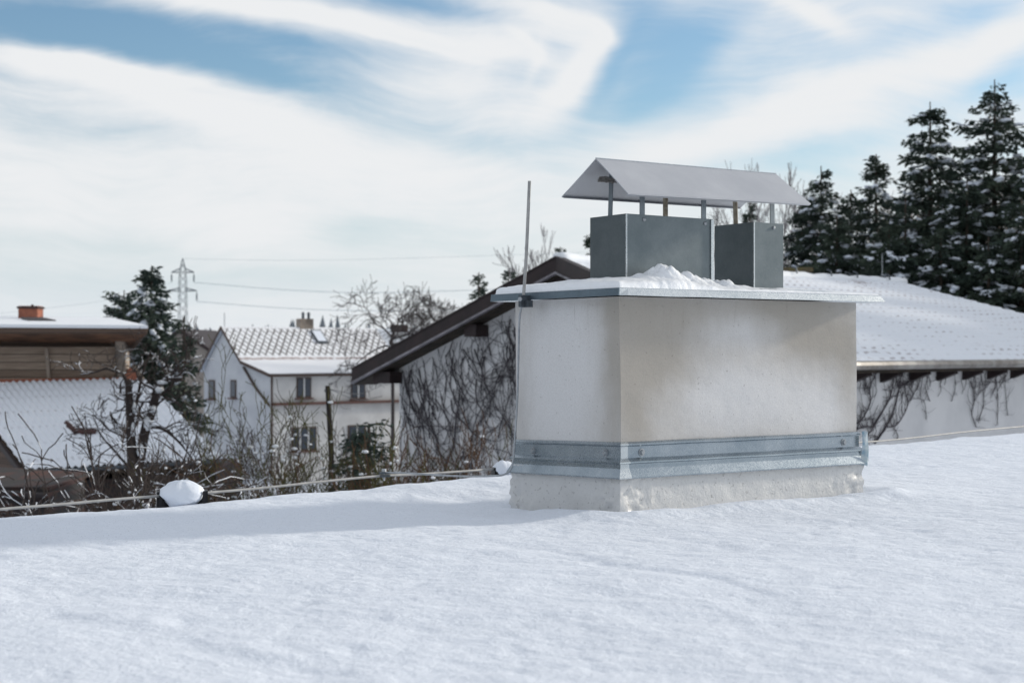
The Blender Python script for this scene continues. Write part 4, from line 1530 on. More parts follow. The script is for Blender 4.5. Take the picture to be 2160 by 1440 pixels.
# grey-beige gable house behind the spruce
gh = thing('beige_house', 'beige gabled house half hidden behind the snowy spruce', 'house', (Pt(395, 0, 112).x, 114, 0))
a = Pt(340, 790, 110); ap = Pt(375, 694, 110); b = Pt(462, 752, 110)
m = MB()
m.prism([(Pt(285, 0, 110).x, 110, 0), (Pt(285, 0, 110).x, 110, zpix(750, 110)), tuple(Pt(378, 698, 110)), (Pt(452, 0, 110).x, 110, zpix(744, 110)), (Pt(452, 0, 110).x, 110, 0)], (0.8, 9, 0))
m.build('wall', M['render_grey'], gh)
m = MB()
for (p, q) in ((Pt(378, 693, 109.7), Pt(462, 748, 109.7)), (Pt(378, 693, 109.7), Pt(276, 756, 109.7))):
    m.prism([p, q, q - UP * 0.28, p - UP * 0.28], (0.8, 9.6, 0))
m.build('roof', M['fascia'], gh)
window_on(Vector((Pt(380, 0, 110).x, 109.98, 0)), Vector((1, 0, 0)), Vector((0, -1, 0)), 382, 400, 734, 765, gh, 1, outer='frame_brown')

# ------------------------------------------------------------ left farm building: wooden loft, lower tiled roof
DL = 40.0
lf = thing('timber_barn', 'old barn with plank loft, brick pier and snow covered lower tile roof', 'barn', (Pt(120, 0, DL).x, DL + 3, EYE - 5.4))
# lower roof slope, corners from the photograph
cTL, cTR = Pt(-200, 812, DL + 4.0), Pt(297, 797, DL + 4.0)
cBL, cBR = Pt(50, 992, DL), Pt(466, 967, DL)


def fn(u, v):
    TL, TR, BL, BR = (np.array(k)[:, None, None] for k in (Pt(-85, 811, DL + 4.0), cTR, Pt(52, 991, DL), cBR))
    p = (TL * (1 - u) + TR * u) * (1 - v) + (BL * (1 - u) + BR * u) * v
    wl = 7.0
    z = p[2] + 0.030 * np.cos(u * 27 * 2 * math.pi) + 0.05 * ((v * 12) % 1.0) - 0.03 + 0.02 * fbm(u * 9, v * 6, 3, 2) + 0.05
    return p[0], p[1], z


m = grid(fn, 300, 90)
m.uv = np.array(m.uv) * np.array([6.5, 5.0])
lr = m.build('roof', M['tile_shed'], lf, smooth=True, label='snow covered lower tile roof')
# roof slab, left verge and eave board
m = MB()
TL, BL = Pt(-85, 811, DL + 4.0), Pt(52, 991, DL)
m.prism([TL - UP * 0.05, BL - UP * 0.05, BL - UP * 0.22, TL - UP * 0.22], (-0.08, 0, 0)); m.build('verge_board', M['fascia'], lf)
m = MB(); m.prism([BL - UP * 0.03, cBR - UP * 0.03, cBR - UP * 0.20, BL - UP * 0.20], (0, 0.1, 0)); m.build('eave_board', M['soffit'], lf)
m = MB(); m.tube([BL + Vector((0, -0.06, -0.06)), cBR + Vector((0, -0.06, -0.06))], 0.055, 6); m.build('gutter', M['dark_metal'], lf)
m = MB(); q = Pt(105, 1000, DL - 0.1); m.tube(smooth_path([q, q + Vector((0.02, 0.1, -0.25)), q + Vector((-0.25, 0.4, -0.5)), q + Vector((-0.3, 0.5, -1.6))], 5), 0.05, 6)
m.build('downpipe', simple('pipe_green', (0.05, 0.09, 0.08), None, rough=0.5), lf)
# wall below the eave and the gable end on the left (dark planks, brick)
m = MB()
xw0, xw1 = BL.x + 0.1, cBR.x - 0.25
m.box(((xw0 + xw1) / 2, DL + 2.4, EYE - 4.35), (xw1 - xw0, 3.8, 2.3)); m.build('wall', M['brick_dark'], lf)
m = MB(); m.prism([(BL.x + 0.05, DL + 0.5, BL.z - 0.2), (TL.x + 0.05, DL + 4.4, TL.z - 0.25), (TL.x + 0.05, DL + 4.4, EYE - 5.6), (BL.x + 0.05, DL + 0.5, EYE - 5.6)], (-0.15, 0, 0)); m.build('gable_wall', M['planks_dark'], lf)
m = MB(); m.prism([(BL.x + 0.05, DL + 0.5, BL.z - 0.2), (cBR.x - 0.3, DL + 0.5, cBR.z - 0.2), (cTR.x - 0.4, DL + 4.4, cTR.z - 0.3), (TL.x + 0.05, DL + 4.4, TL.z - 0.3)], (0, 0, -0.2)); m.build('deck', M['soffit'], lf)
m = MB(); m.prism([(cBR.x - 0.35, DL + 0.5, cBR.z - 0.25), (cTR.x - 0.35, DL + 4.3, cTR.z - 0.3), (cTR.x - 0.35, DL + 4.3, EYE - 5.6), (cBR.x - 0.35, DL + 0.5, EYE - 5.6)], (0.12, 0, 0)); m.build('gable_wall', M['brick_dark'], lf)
# roof hatch: L-shaped brown kerb showing out of the snow


def on_lr(px, py):
    """point on the lower roof plane seen at the pixel"""
    a_, b_, c_ = BL, cBR, cTR
    n = (b_ - a_).cross(c_ - a_)
    d = Vector(((px - 1080) / F, 1, -(py - HY) / F)); o = Vector((0, 0, EYE))
    t = n.dot(a_ - o) / n.dot(d)
    return o + d * t


m = MB()
m.tube([on_lr(140, 898) + UP * 0.08, on_lr(162, 920) + UP * 0.08], 0.10, 4)
m.tube([on_lr(160, 917) + UP * 0.08, on_lr(203, 917) + UP * 0.08], 0.12, 4)
m.build('roof_hatch', simple('hatch', (0.09, 0.045, 0.04), (0.05, 0.03, 0.03), 8, 0.8), lf)
# orange tiles bare at the upper right corner, ridge flashing of red brick
m = MB()
m.prism([Pt(262, 783, DL + 4.2), Pt(276, 774, DL + 4.2), Pt(300, 800, DL + 3.8), Pt(262, 803, DL + 3.8)], (0, 0.1, 0.0)); m.build('bare_tiles', M['clay'], lf)
m = MB(); m.tube([Pt(280, 772, DL + 4.3), Pt(302, 800, DL + 3.7)], 0.05, 4); m.build('verge_batten', M['post_pale'], lf)
DW = DL + 4.1
m = MB(); m.prism([Pt(-260, 803, DW - 0.1), Pt(262, 796, DW - 0.1), Pt(262, 803, DW - 0.1), Pt(-260, 811, DW - 0.1)], (0, 0.3, 0)); m.build('brick_course', M['clay'], lf)
# loft wall of planks
m = MB(); m.prism([Pt(-260, 728, DW + 0.1), Pt(243, 731, DW + 0.1), Pt(243, 797, DW + 0.1), Pt(-260, 804, DW + 0.1)], (0, 0.2, 0)); m.build('loft_wall', M['planks'], lf)
m = MB(); m.prism([Pt(94, 735, DW), Pt(101, 735, DW), Pt(106, 797, DW), Pt(99, 797, DW)], (0, 0.12, 0)); m.build('batten', M['post_pale'], lf)
m = MB(); m.prism([Pt(242, 714, DW - 0.05), Pt(262, 714, DW - 0.05), Pt(266, 800, DW - 0.05), Pt(248, 800, DW - 0.05)], (0, 0.5, 0)); m.build('brick_pier', M['brick_tan'], lf)
# dark recess above the planks and eave boards of the big roof
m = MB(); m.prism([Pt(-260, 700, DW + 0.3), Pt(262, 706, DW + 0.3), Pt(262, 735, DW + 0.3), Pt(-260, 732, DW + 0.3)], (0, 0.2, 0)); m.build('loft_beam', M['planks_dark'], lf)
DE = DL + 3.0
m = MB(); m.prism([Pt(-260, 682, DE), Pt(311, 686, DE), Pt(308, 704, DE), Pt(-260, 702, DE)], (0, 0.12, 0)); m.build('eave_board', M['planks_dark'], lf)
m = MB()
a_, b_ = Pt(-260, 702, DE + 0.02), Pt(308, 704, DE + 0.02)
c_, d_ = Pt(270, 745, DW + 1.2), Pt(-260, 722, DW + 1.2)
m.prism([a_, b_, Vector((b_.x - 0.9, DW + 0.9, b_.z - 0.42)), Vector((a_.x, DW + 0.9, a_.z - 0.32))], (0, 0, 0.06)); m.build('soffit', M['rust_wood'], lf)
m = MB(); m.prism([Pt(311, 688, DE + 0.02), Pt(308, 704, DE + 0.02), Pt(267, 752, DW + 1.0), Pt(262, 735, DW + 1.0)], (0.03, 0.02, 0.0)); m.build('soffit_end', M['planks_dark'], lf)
# big snowy roof above
m = MB()
e0, e1 = Pt(-260, 682, DE - 0.05), Pt(312, 686, DE - 0.05)
r0, r1 = Pt(-260, 663, DE + 7), Pt(232, 669, DE + 7)
m.add([e0, e1, r1, r0, e0 - UP * 0.09, e1 - UP * 0.09, r1 - UP * 0.1, r0 - UP * 0.1], [(0, 1, 2, 3), (7, 6, 5, 4), (0, 4, 5, 1), (1, 5, 6, 2), (2, 6, 7, 3)])
up_roof = m.build('upper_roof', M['snow_clean'], lf)
m = MB(); q = Pt(65, 668, DE + 5.5)
m.box((q.x, q.y, zpix(659, q.y)), (0.62, 0.6, 0.42)); st_ = m.build('chimney_stack', M['clay'], up_roof)
m2 = MB(); m2.box((q.x, q.y, zpix(649, q.y)), (0.70, 0.68, 0.06)); m2.tube([(q.x + 0.05, q.y, zpix(649, q.y)), (q.x + 0.05, q.y, zpix(642, q.y))], 0.04, 6)
m2.build('chimney_coping', M['brick_dark'], up_roof)
m = MB()
m.prism([Pt(44, 672, DE + 4.4) , Pt(90, 672, DE + 4.4), Pt(118, 678, DE + 3.0), Pt(60, 678, DE + 3.0)], (0, 0, 0.05)); m.build('bare_patch', M['fascia'], up_roof)
# small brick shed in front at the far left bottom
sh = thing('brick_shed', 'dark old brick shed beside the barn at the lower left corner', 'shed', (Pt(0, 0, 30).x, 31, EYE - 5))
m = MB(); m.box((Pt(-30, 0, 30).x, 31.5, EYE - 3.85), (2.4, 2.5, 2.2)); m.build('wall', M['brick_dark'], sh)
m = MB(); m.prism([(Pt(-30, 0, 30).x - 1.3, 30.0, EYE - 2.8), (Pt(-30, 0, 30).x + 1.25, 30.0, EYE - 2.95), (Pt(-30, 0, 30).x + 1.25, 33.0, EYE - 2.75), (Pt(-30, 0, 30).x - 1.3, 33.0, EYE - 2.6)], (0, 0, 0.07)); m.build('roof', M['brick_dark'], sh)

# ------------------------------------------------------------ pylon and its wires
DPY = 300.0
py_ = thing('electricity_pylon', 'thin grey lattice electricity pylon rising behind the spruce', 'pylon', (Pt(387, 0, DPY).x, DPY, gz(Pt(387, 0, DPY).x, DPY)))
cx = Pt(385.5, 0, DPY).x


def zz(py): return zpix(py, DPY)


ppx = DPY / F          # metres per pixel
base_z = gz(cx, DPY)
levels = [(545, 0.3), (568, 5.5), (595, 7.0), (625, 7.3), (660, 7.8), (700, 9), (740, 11), (775, 13)]
m = MB()
for sx in (-1, 1):
    for sy in (-1, 1):
        m.tube([(cx + sx * w * ppx, DPY + sy * w * ppx, zz(y)) for y, w in levels] + [(cx + sx * 16 * ppx, DPY + sy * 16 * ppx, base_z - 0.5)], 0.06, 4)
for (y0, w0), (y1, w1) in zip(levels[:-1], levels[1:]):
    n = 2 if y1 < 740 else 3
    for k in range(n):
        ya, yb = y0 + (y1 - y0) * k / n, y0 + (y1 - y0) * (k + 1) / n
        wa, wb = w0 + (w1 - w0) * k / n, w0 + (w1 - w0) * (k + 1) / n
        for sy in (-1, 1):
            m.tube([(cx - wa * ppx, DPY + sy * wa * ppx, zz(ya)), (cx + wb * ppx, DPY + sy * wb * ppx, zz(yb))], 0.036, 3)
            m.tube([(cx + wa * ppx, DPY + sy * wa * ppx, zz(ya)), (cx - wb * ppx, DPY + sy * wb * ppx, zz(yb))], 0.036, 3)
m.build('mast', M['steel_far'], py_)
for (xe, yt, yr, yb) in ((362, 566, 574, 595), (409, 566, 574, 595), (415, 607, 613, 635), (352, 607, 613, 635)):
    m = MB(); s = 1 if xe > 386 else -1
    xr = cx + s * 6 * ppx; xx = Pt(xe, 0, DPY).x
    m.tube([(xr, DPY, zz(yt)), (xx, DPY, zz(yr))], 0.10, 4); m.tube([(xr, DPY, zz(yr + 1)), (xx, DPY, zz(yr))], 0.10, 4)
    for k in range(4):
        x_ = xr + (xx - xr) * k / 4
        m.tube([(x_, DPY, zz(yr + 1)), (xr + (xx - xr) * (k + 1) / 4, DPY, zz(yt + (yr - yt) * (k + 1) / 4))], 0.05, 3)
    arm = m.build('cross_arm', M['steel_far'], py_)
    m = MB(); m.tube([(xx, DPY, zz(yr)), (xx, DPY, zz(yr + 5)), (xx, DPY, zz(yr + 6)), (xx, DPY, zz(yb - 3)), (xx, DPY, zz(yb))], [0.04, 0.04, 0.15, 0.15, 0.04], 6); m.build('insulator', M['steel_far'], arm)
wires = [((409, 596), (760, 617), (1300, 600), 'upper'), ((415, 636), (740, 655), (1300, 650), 'lower'), ((386, 546), (720, 548), (1300, 530), 'top'), ((362, 596), (180, 640), (-300, 690), 'left')]
labels_w = ['power line wire leaving the upper pylon arm towards the right', 'power line wire leaving the lower pylon arm towards the right',
            'faint earth wire from the very tip of the pylon', 'power line wire falling left from the pylon towards the barn roof']
for (a_, b_, c_, nm), lb in zip(wires, labels_w):
    m = MB(); m.tube(smooth_path([Pt(*a_, DPY), Pt(*b_, DPY), Pt(*c_, DPY)], 14), 0.042 if nm in ('upper', 'lower') else 0.018, 4)
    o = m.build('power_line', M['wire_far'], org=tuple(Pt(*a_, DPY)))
    tag(o, lb, 'wire', 'power lines of the pylon')

# wooden pole with house wires
DP = 46
po = thing('utility_pole', 'dark leaning wooden pole in front of the white house', 'pole', (Pt(698, 0, DP).x, DP, gz(Pt(698, 0, DP).x, DP)))
pb = Vector(po.location)
m = MB(); m.tube([pb - UP * 0.1, Pt(699, 960, DP), Pt(691, 813, DP)], [0.10, 0.09, 0.075], 8); m.build('shaft', M['pole_wood'], po)
m = MB(); m.tube([Pt(684, 824, DP), Pt(698, 822, DP)], 0.03, 5); m.build('bracket', M['dark_metal'], po)
for (q, lb) in ((Pt(806, 812, 60), 'slack house wire from the wooden pole, the topmost of three'), (Pt(806, 835, 60), 'slack house wire from the wooden pole, the middle of three'), (Pt(740, 862, 70), 'house wire dropping steeply from the wooden pole')):
    a_ = Pt(694, 820, DP); mid = (a_ + q) / 2 - UP * 0.25
    m = MB(); m.tube(smooth_path([a_, mid, q], 8), 0.012, 4)
    tag(m.build('house_wire', M['plastic'], org=tuple(a_)), lb, 'wire', 'wires at the wooden pole')

# ------------------------------------------------------------ trees
def conifer(name, label, base, tip, rmax, seed, snow=0.35, mat='spruce', group='snowy conifers round the houses', dens=1.0, droop=0.25, shape=0.85, tuft=0.40, pine=False, low=0.12):
    rg = random.Random(seed); nr = np.random.RandomState(seed)
    base = Vector(base); Ht = tip[2] - base.z
    T = thing(name, label, 'tree', base, group)
    m = MB()
    lean = Vector((tip[0] - base.x, tip[1] - base.y, 0))
    ax = lambda h: base + lean * h + UP * (Ht * h)
    m.tube([ax(k / 8) for k in range(9)], [0.018 * Ht * (1 - k / 8) + 0.02 for k in range(9)], 6)
    m.build('trunk', M['bark'], T)
    quads = []; snowm = MB()
    step = 0.42 / dens
    h = low
    cr = MB()
    while h < 0.985:
        rad = rmax * ((1 - h) ** shape) * rg.uniform(0.78, 1.12) + 0.16
        if pine: rad = rmax * (math.sin(min(1, (1 - h) * 1.5 + 0.12) * math.pi * 0.62)) * rg.uniform(0.6, 1.1)
        nb = max(4, int(5 + rad * 1.6))
        a0 = rg.uniform(0, 6.28)
        for k in range(nb):
            az = a0 + k * 6.283 / nb + rg.uniform(-0.35, 0.35)
            L = rad * rg.uniform(0.6, 1.15)
            out = Vector((math.cos(az), math.sin(az), 0))
            side = Vector((-out.y, out.x, 0))
            p0 = ax(min(0.99, h + rg.uniform(-0.8, 0.8) * step / Ht))
            rise = 0.40 * (h - 0.40) + rg.uniform(-0.22, 0.22)
            n = max(3, int(L / 0.20 * dens))
            pts = []
            for i in range(n + 1):
                s = i / n
                pts.append(p0 + out * (L * s) + UP * (L * (rise * s - droop * s * s * 1.2 + 0.12 * s ** 4)))
            cr.tube([pts[0], pts[n // 2], pts[-1]], [0.035, 0.02, 0.008], 3, caps=False)
            for i in range(1, n + 1):
                s = i / n
                wdt = L * 0.30 * math.sin(min(1, (1.12 - s) * 1.2) * math.pi / 2) + 0.10
                kk = 12 if s > 0.3 else 7
                for q in range(kk):
                    c = pts[i] + side * rg.uniform(-wdt, wdt) + UP * rg.uniform(-0.16, 0.05) + out * rg.uniform(-0.1, 0.1)
                    d = (out * rg.uniform(0.3, 1.0) + side * rg.uniform(-0.9, 0.9) + UP * rg.uniform(-0.75, 0.25)).normalized()
                    w = d.cross(Vector((rg.uniform(-1, 1), rg.uniform(-1, 1), rg.uniform(-1, 1)))).normalized()
                    l = tuft * rg.uniform(0.6, 1.25); ww = l * rg.uniform(0.12, 0.24)
                    b_ = len(cr.v)
                    cr.v += [tuple(c), tuple(c + d * l * 0.5 + w * ww), tuple(c + d * l), tuple(c + d * l * 0.5 - w * ww)]
                    cr.f.append((b_, b_ + 1, b_ + 2, b_ + 3))
            if rg.random() < snow and L > 0.45 and h < 0.95:
                s0 = rg.uniform(0.3, 0.75); s1 = min(1.0, s0 + rg.uniform(0.25, 0.6))
                i0, i1 = int(s0 * n), max(int(s0 * n) + 1, int(s1 * n))
                for w in range(rg.choice((1, 2, 2, 3))):
                    sd = rg.uniform(-0.8, 0.8) if w else 0.0
                    pp = []; rr = []
                    for i in range(i0, min(n, i1) + 1):
                        q = pts[i] + side * (sd * (pts[i] - pts[i0]).length * 0.6 + rg.uniform(-0.05, 0.05)) + UP * (0.12 + rg.uniform(-0.03, 0.04) - abs(sd) * 0.10 * (i - i0))
                        pp.append(q); rr.append(rg.uniform(0.05, 0.155) * (0.8 + 0.10 * L))
                    if len(pp) > 1:
                        rr[0] *= 0.4; rr[-1] *= 0.55
                        pp = smooth_path(pp, 2)
                        rr = [rr[min(len(rr) - 1, j // 2)] * rg.uniform(0.75, 1.2) for j in range(len(pp))]
                        b0_ = len(snowm.v)
                        snowm.tube(pp, rr, 6)
                        for j in range(len(pp)):
                            for q_ in range(6):
                                v_ = snowm.v[b0_ + j * 6 + q_]
                                snowm.v[b0_ + j * 6 + q_] = (v_[0] + rg.uniform(-.02, .02), v_[1] + rg.uniform(-.02, .02), pp[j].z + (v_[2] - pp[j].z) * 0.45 - 0.03 * rg.random())
        h += step / Ht * rg.uniform(0.8, 1.2) * (1.0 if h > 0.25 else 1.3)
    # leader
    cr.tube([ax(0.97), ax(1.0)], [0.02, 0.008], 4)
    cr.build('crown', M[mat], T)
    if snowm.v: snowm.build('snow_cover', M['snow'], T, smooth=True)['kind'] = 'stuff'
    return T


def grow(m, p, d, L, r, lev, rg, prm):
    n = prm.get('seg', 4)
    pts = [p]; rad = [r]
    nodes = []
    for i in range(n):
        d = (d + Vector((rg.gauss(0, 1), rg.gauss(0, 1), rg.gauss(0, 1))) * prm['wig'] + UP * prm['up']).normalized()
        p = p + d * (L / n)
        pts.append(p); rad.append(max(prm['rmin'], r * (1 - (1 - prm['taper']) * (i + 1) / n)))
        nodes.append((p, d, rad[-1], (i + 1) / n))
    m.tube(pts, rad, 4 if lev < 2 else 6, caps=False)
    if lev <= 0: return
    nc = prm['nc']
    for k in range(nc + (1 if rg.random() < 0.5 else 0)):
        q = nodes[min(n - 1, int(rg.uniform(prm.get('from', 0.25), 1.0) * n))] if k else nodes[-1]
        a = rg.uniform(0, 6.283)
        o = q[1].orthogonal().normalized(); o2 = q[1].cross(o)
        sp = prm['spread'] * rg.uniform(0.6, 1.3) * (0.5 if k == 0 else 1)
        nd = (q[1] * math.cos(sp) + (o * math.cos(a) + o2 * math.sin(a)) * math.sin(sp)).normalized()
        grow(m, q[0], nd, L * rg.uniform(*prm['lr']), q[2] * (0.85 if k == 0 else 0.62), lev - 1, rg, prm)


def bare(name, label, cat, base, height, seed, lev, mat, group=None, trunks=1, lean=0.15, r0=0.1, prm=None, fork=0.35, snowballs=0):
    rg = random.Random(seed)
    P0 = dict(wig=0.16, up=0.03, taper=0.6, nc=3, spread=0.75, lr=(0.5, 0.85), rmin=0.006, seg=4)
    if prm: P0.update(prm)
    base = Vector(base)
    T = thing(name, label, cat, base, group)
    m = MB()
    for k in range(trunks):
        a = rg.uniform(0, 6.283)
        d = Vector((math.cos(a) * lean, math.sin(a) * lean, 1)).normalized()
        b = base + (Vector((math.cos(a), math.sin(a), 0)) * 0.25 * rg.random() if trunks > 1 else Vector())
        grow(m, b - UP * 0.1, d, height * fork, r0 * rg.uniform(0.75, 1.1), lev, rg, P0)
    m.build('branches', M[mat], T)
    if snowballs:
        s = MB(); vs = m.v
        for k in range(snowballs):
            q = Vector(rg.choice(vs))
            r = rg.uniform(0.012, 0.032)
            s.ball(q + UP * r * 0.3, (r * rg.uniform(0.9, 1.7), r, r * 0.75), 7, 5, None, 0.2, rg)
        s.build('snow_cover', M['snow_clean'], T, smooth=True)['kind'] = 'stuff'
    return T


def base_at(px, D):
    x = Pt(px, 0, D).x
    return Vector((x, D, gz(x, D)))


def tip_at(px, py, D): return tuple(Pt(px, py, D))


# conifers right
CG = 'dark snowy spruces behind the long tile roof'
specs = [  # px, tip y, D, rmax, seed, snow, label
    (2098, 168, 52, 3.6, 31, 0.42, 'tallest dark spruce at the right edge above the snowy roof'),
    (1962, 215, 54, 3.3, 32, 0.40, 'second tallest spruce, left neighbour of the tallest one, with thin double tip'),
    (1848, 325, 58, 2.3, 33, 0.45, 'slim mid-height spruce between the two tall spruces and the lower bushy one'),
    (1732, 350, 56, 2.7, 34, 0.45, 'low broad spruce, nearest to the chimney hood on its right side'),
    (2215, 250, 50, 3.4, 35, 0.5, 'spruce cut off by the right picture edge'),
    (1910, 420, 50, 2.3, 36, 0.6, 'lower snow-laden spruce in front of the second tallest one'),
    (1795, 400, 60, 2.2, 37, 0.45, 'short spruce filling the gap left of the slim spruce'),
    (2040, 380, 50, 2.4, 38, 0.6, 'lower spruce standing between the two tallest, heavy with snow'),
    (1692, 440, 57, 2.0, 61, 0.4, 'short spruce at the far left of the stand, just right of the narrow flue box'),
    (1765, 455, 52, 2.1, 62, 0.5, 'low dense spruce right above the snowy ridge, in front of the slim spruce'),
    (1875, 470, 48, 2.2, 63, 0.5, 'low dense spruce over the end of the roof ridge'),
    (1985, 480, 48, 2.3, 64, 0.5, 'low dense spruce under the second tallest spruce'),
    (2085, 500, 47, 2.3, 65, 0.5, 'low dense spruce under the tallest spruce'),
    (2155, 420, 47, 2.4, 39, 0.5, 'low spruce at the right edge directly over the roof slope'),
]
for (px, py, D, rm, sd, sn, lb) in specs:
    conifer('spruce', lb, base_at(px, D), tip_at(px, py, D), rm * 1.85, sd, sn * 1.9, 'spruce', CG, low=0.22, shape=0.95, dens=1.3, tuft=0.22)
# twin tips of the second tallest one are slender rods
conifer('spruce', 'small dark spruce seen between flue box and hood', base_at(1582, 75), tip_at(1582, 425, 75), 1.9, 41, 0.2, 'spruce', CG, low=0.4, tuft=0.2, dens=0.95, shape=1.0)
conifer('spruce', 'dark spruce tip just left of the wider flue box', base_at(1246, 70), tip_at(1246, 492, 70), 1.5, 42, 0.1, 'spruce', CG, low=0.4, tuft=0.2, dens=0.95, shape=1.0)
# same stand carries on beyond the picture edge and keeps the sun off the right roof
for (x, y, s) in ((23, 38, 1), (27, 44, 2), (31, 40, 3), (21, 45, 4), (35, 46, 5), (27, 36, 6)):
    src = bpy.data.objects['spruce' if s % 2 else 'spruce.001']
    r = src.copy(); COL.objects.link(r); r.location = (x, y, gz(x, y)); r.rotation_euler = (0, 0, s * 1.1)
    r['label'] = 'dark spruce of the same stand beyond the right picture edge'; r['group'] = 'spruces beyond the right picture edge'
    for ch in src.children:
        c_ = ch.copy(); COL.objects.link(c_); c_.parent = r

for k, (x, y) in enumerate(((-30, 4), (-33, 9), (-31, 14), (-36, 19), (-28, -1), (-33, -5), (-38, 24), (-27, 8.5))):  # unseen spruces, added to darken what the left metal faces reflect
    src = bpy.data.objects['spruce' if k % 2 else 'spruce.001']
    r = src.copy(); COL.objects.link(r); r.location = (x, y, gz(x, y)); r.rotation_euler = (0, 0, k * 0.9)
    r['label'] = 'unseen dark spruce added beyond the left picture edge to darken reflections'; r['group'] = 'unseen spruces added beyond the left picture edge'
    for ch in src.children:
        c_ = ch.copy(); COL.objects.link(c_); c_.parent = r

# conifers left and centre
conifer('spruce', 'snow-dusted spruce in front of the pylon behind the barn', base_at(318, 52), tip_at(320, 560, 52), 2.3, 51, 0.75, 'spruce_green', 'conifers between the left houses', droop=0.35, shape=0.8, low=0.15, dens=1.6, tuft=0.22)
conifer('pine', 'round-headed pine left of the snow-dusted spruce', base_at(258, 58), tip_at(262, 612, 58), 1.55, 52, 0.6, 'spruce_green', 'conifers between the left houses', pine=True, droop=0.0, low=0.60, dens=1.6, tuft=0.24)
conifer('spruce', 'ragged low conifer with snow right of the spruce by the pylon', base_at(385, 48), tip_at(388, 668, 48), 1.2, 53, 0.8, 'spruce_green', 'conifers between the left houses', low=0.25, tuft=0.2, dens=0.95, shape=1.0)
conifer('spruce', 'small grey conifer with forked top above the brown roof edge', base_at(1008, 62), tip_at(1010, 574, 62), 1.1, 54, 0.15, 'spruce_green', 'conifers over the brown roof edge', low=0.5, tuft=0.2, dens=0.95, shape=1.0)
conifer('spruce', 'squat dark conifer close to the brown roof peak', base_at(1073, 66), tip_at(1073, 570, 66), 0.9, 55, 0.1, 'spruce_green', 'conifers over the brown roof edge', low=0.55, tuft=0.2, dens=0.95, shape=1.0)
conifer('spruce', 'tiny leaning conifer top beside the brown roof peak', base_at(1185, 75), tip_at(1182, 520, 75), 0.7, 56, 0.05, 'spruce_green', 'conifers over the brown roof edge', low=0.6, dens=0.8, tuft=0.2)
# dark evergreen shrub right of the pole
conifer('evergreen_shrub', 'dark bushy evergreen between the pole and the creeper wall', base_at(778, 22), tip_at(778, 893, 22), 0.26, 57, 0.6, 'spruce_green', None, low=0.35, tuft=0.10, dens=2.2, shape=0.35)
conifer('evergreen_shrub', 'lower dark evergreen left of the bushy evergreen', base_at(748, 24), tip_at(746, 915, 24), 0.16, 58, 0.6, 'spruce_green', None, low=0.35, tuft=0.10, dens=1.8, shape=0.35)

# bare trees
big = dict(wig=0.22, up=0.02, taper=0.62, nc=3, spread=0.8, lr=(0.6, 0.85), rmin=0.014, seg=5)
def crown_tree(label, px, D, ytrunk, ytop, L, seed, mat, lev=4, n=6, r0=0.09):
    rg = random.Random(seed)
    b = base_at(px, D)
    T = thing('bare_tree', label, 'tree', b, 'leafless trees between the houses')
    m = MB()
    fork = Pt(px + 4, ytrunk, D)
    m.tube(smooth_path([b - UP * 0.1, lerp(b, fork, 0.5) + Vector((0.1, 0, 0)), fork], 6), [r0 * (1.3 - 0.4 * i / 12) for i in range(13)], 7)
    prm = dict(wig=0.24, up=0.02, taper=0.65, nc=3, spread=0.8, lr=(0.6, 0.85), rmin=0.010, seg=5)
    for k in range(n):
        a = 6.283 * k / n + rg.uniform(-0.4, 0.4)
        el = rg.uniform(0.35, 1.1) if k else 1.4
        d = Vector((math.cos(a) * math.cos(el), math.sin(a) * math.cos(el), math.sin(el)))
        grow(m, fork - UP * rg.uniform(0, 0.8), d, L * rg.uniform(0.8, 1.15), r0 * 0.62, lev, rg, prm)
    m.build('branches', M[mat], T)


crown_tree('round bare tree with crooked twigs above the white house roof end', 822, 70, 705, 575, 1.35, 64, 'twig_mid', 4, 7, 0.08)
crown_tree('thin bare tree right of the round one, touching the brown roof', 925, 66, 690, 585, 0.8, 66, 'twig_mid', 4, 4, 0.08)
# distant bare wood above the gable peak and behind the flue boxes
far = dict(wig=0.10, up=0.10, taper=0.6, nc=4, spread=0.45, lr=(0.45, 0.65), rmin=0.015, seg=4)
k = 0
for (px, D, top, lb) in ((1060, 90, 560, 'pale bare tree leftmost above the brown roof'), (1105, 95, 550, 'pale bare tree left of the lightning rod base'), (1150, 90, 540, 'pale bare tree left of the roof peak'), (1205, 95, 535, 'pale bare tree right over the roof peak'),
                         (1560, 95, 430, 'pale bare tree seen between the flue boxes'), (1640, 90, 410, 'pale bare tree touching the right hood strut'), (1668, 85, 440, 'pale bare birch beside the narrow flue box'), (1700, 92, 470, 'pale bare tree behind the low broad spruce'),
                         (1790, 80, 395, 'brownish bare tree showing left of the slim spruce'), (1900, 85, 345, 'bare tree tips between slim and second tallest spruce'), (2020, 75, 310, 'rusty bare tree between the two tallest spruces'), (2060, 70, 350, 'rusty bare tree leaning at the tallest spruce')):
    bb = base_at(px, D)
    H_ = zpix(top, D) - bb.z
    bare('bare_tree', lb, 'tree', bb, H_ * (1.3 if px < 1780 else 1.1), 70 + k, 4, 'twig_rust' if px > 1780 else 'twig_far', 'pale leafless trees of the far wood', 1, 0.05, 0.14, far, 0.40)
    k += 1

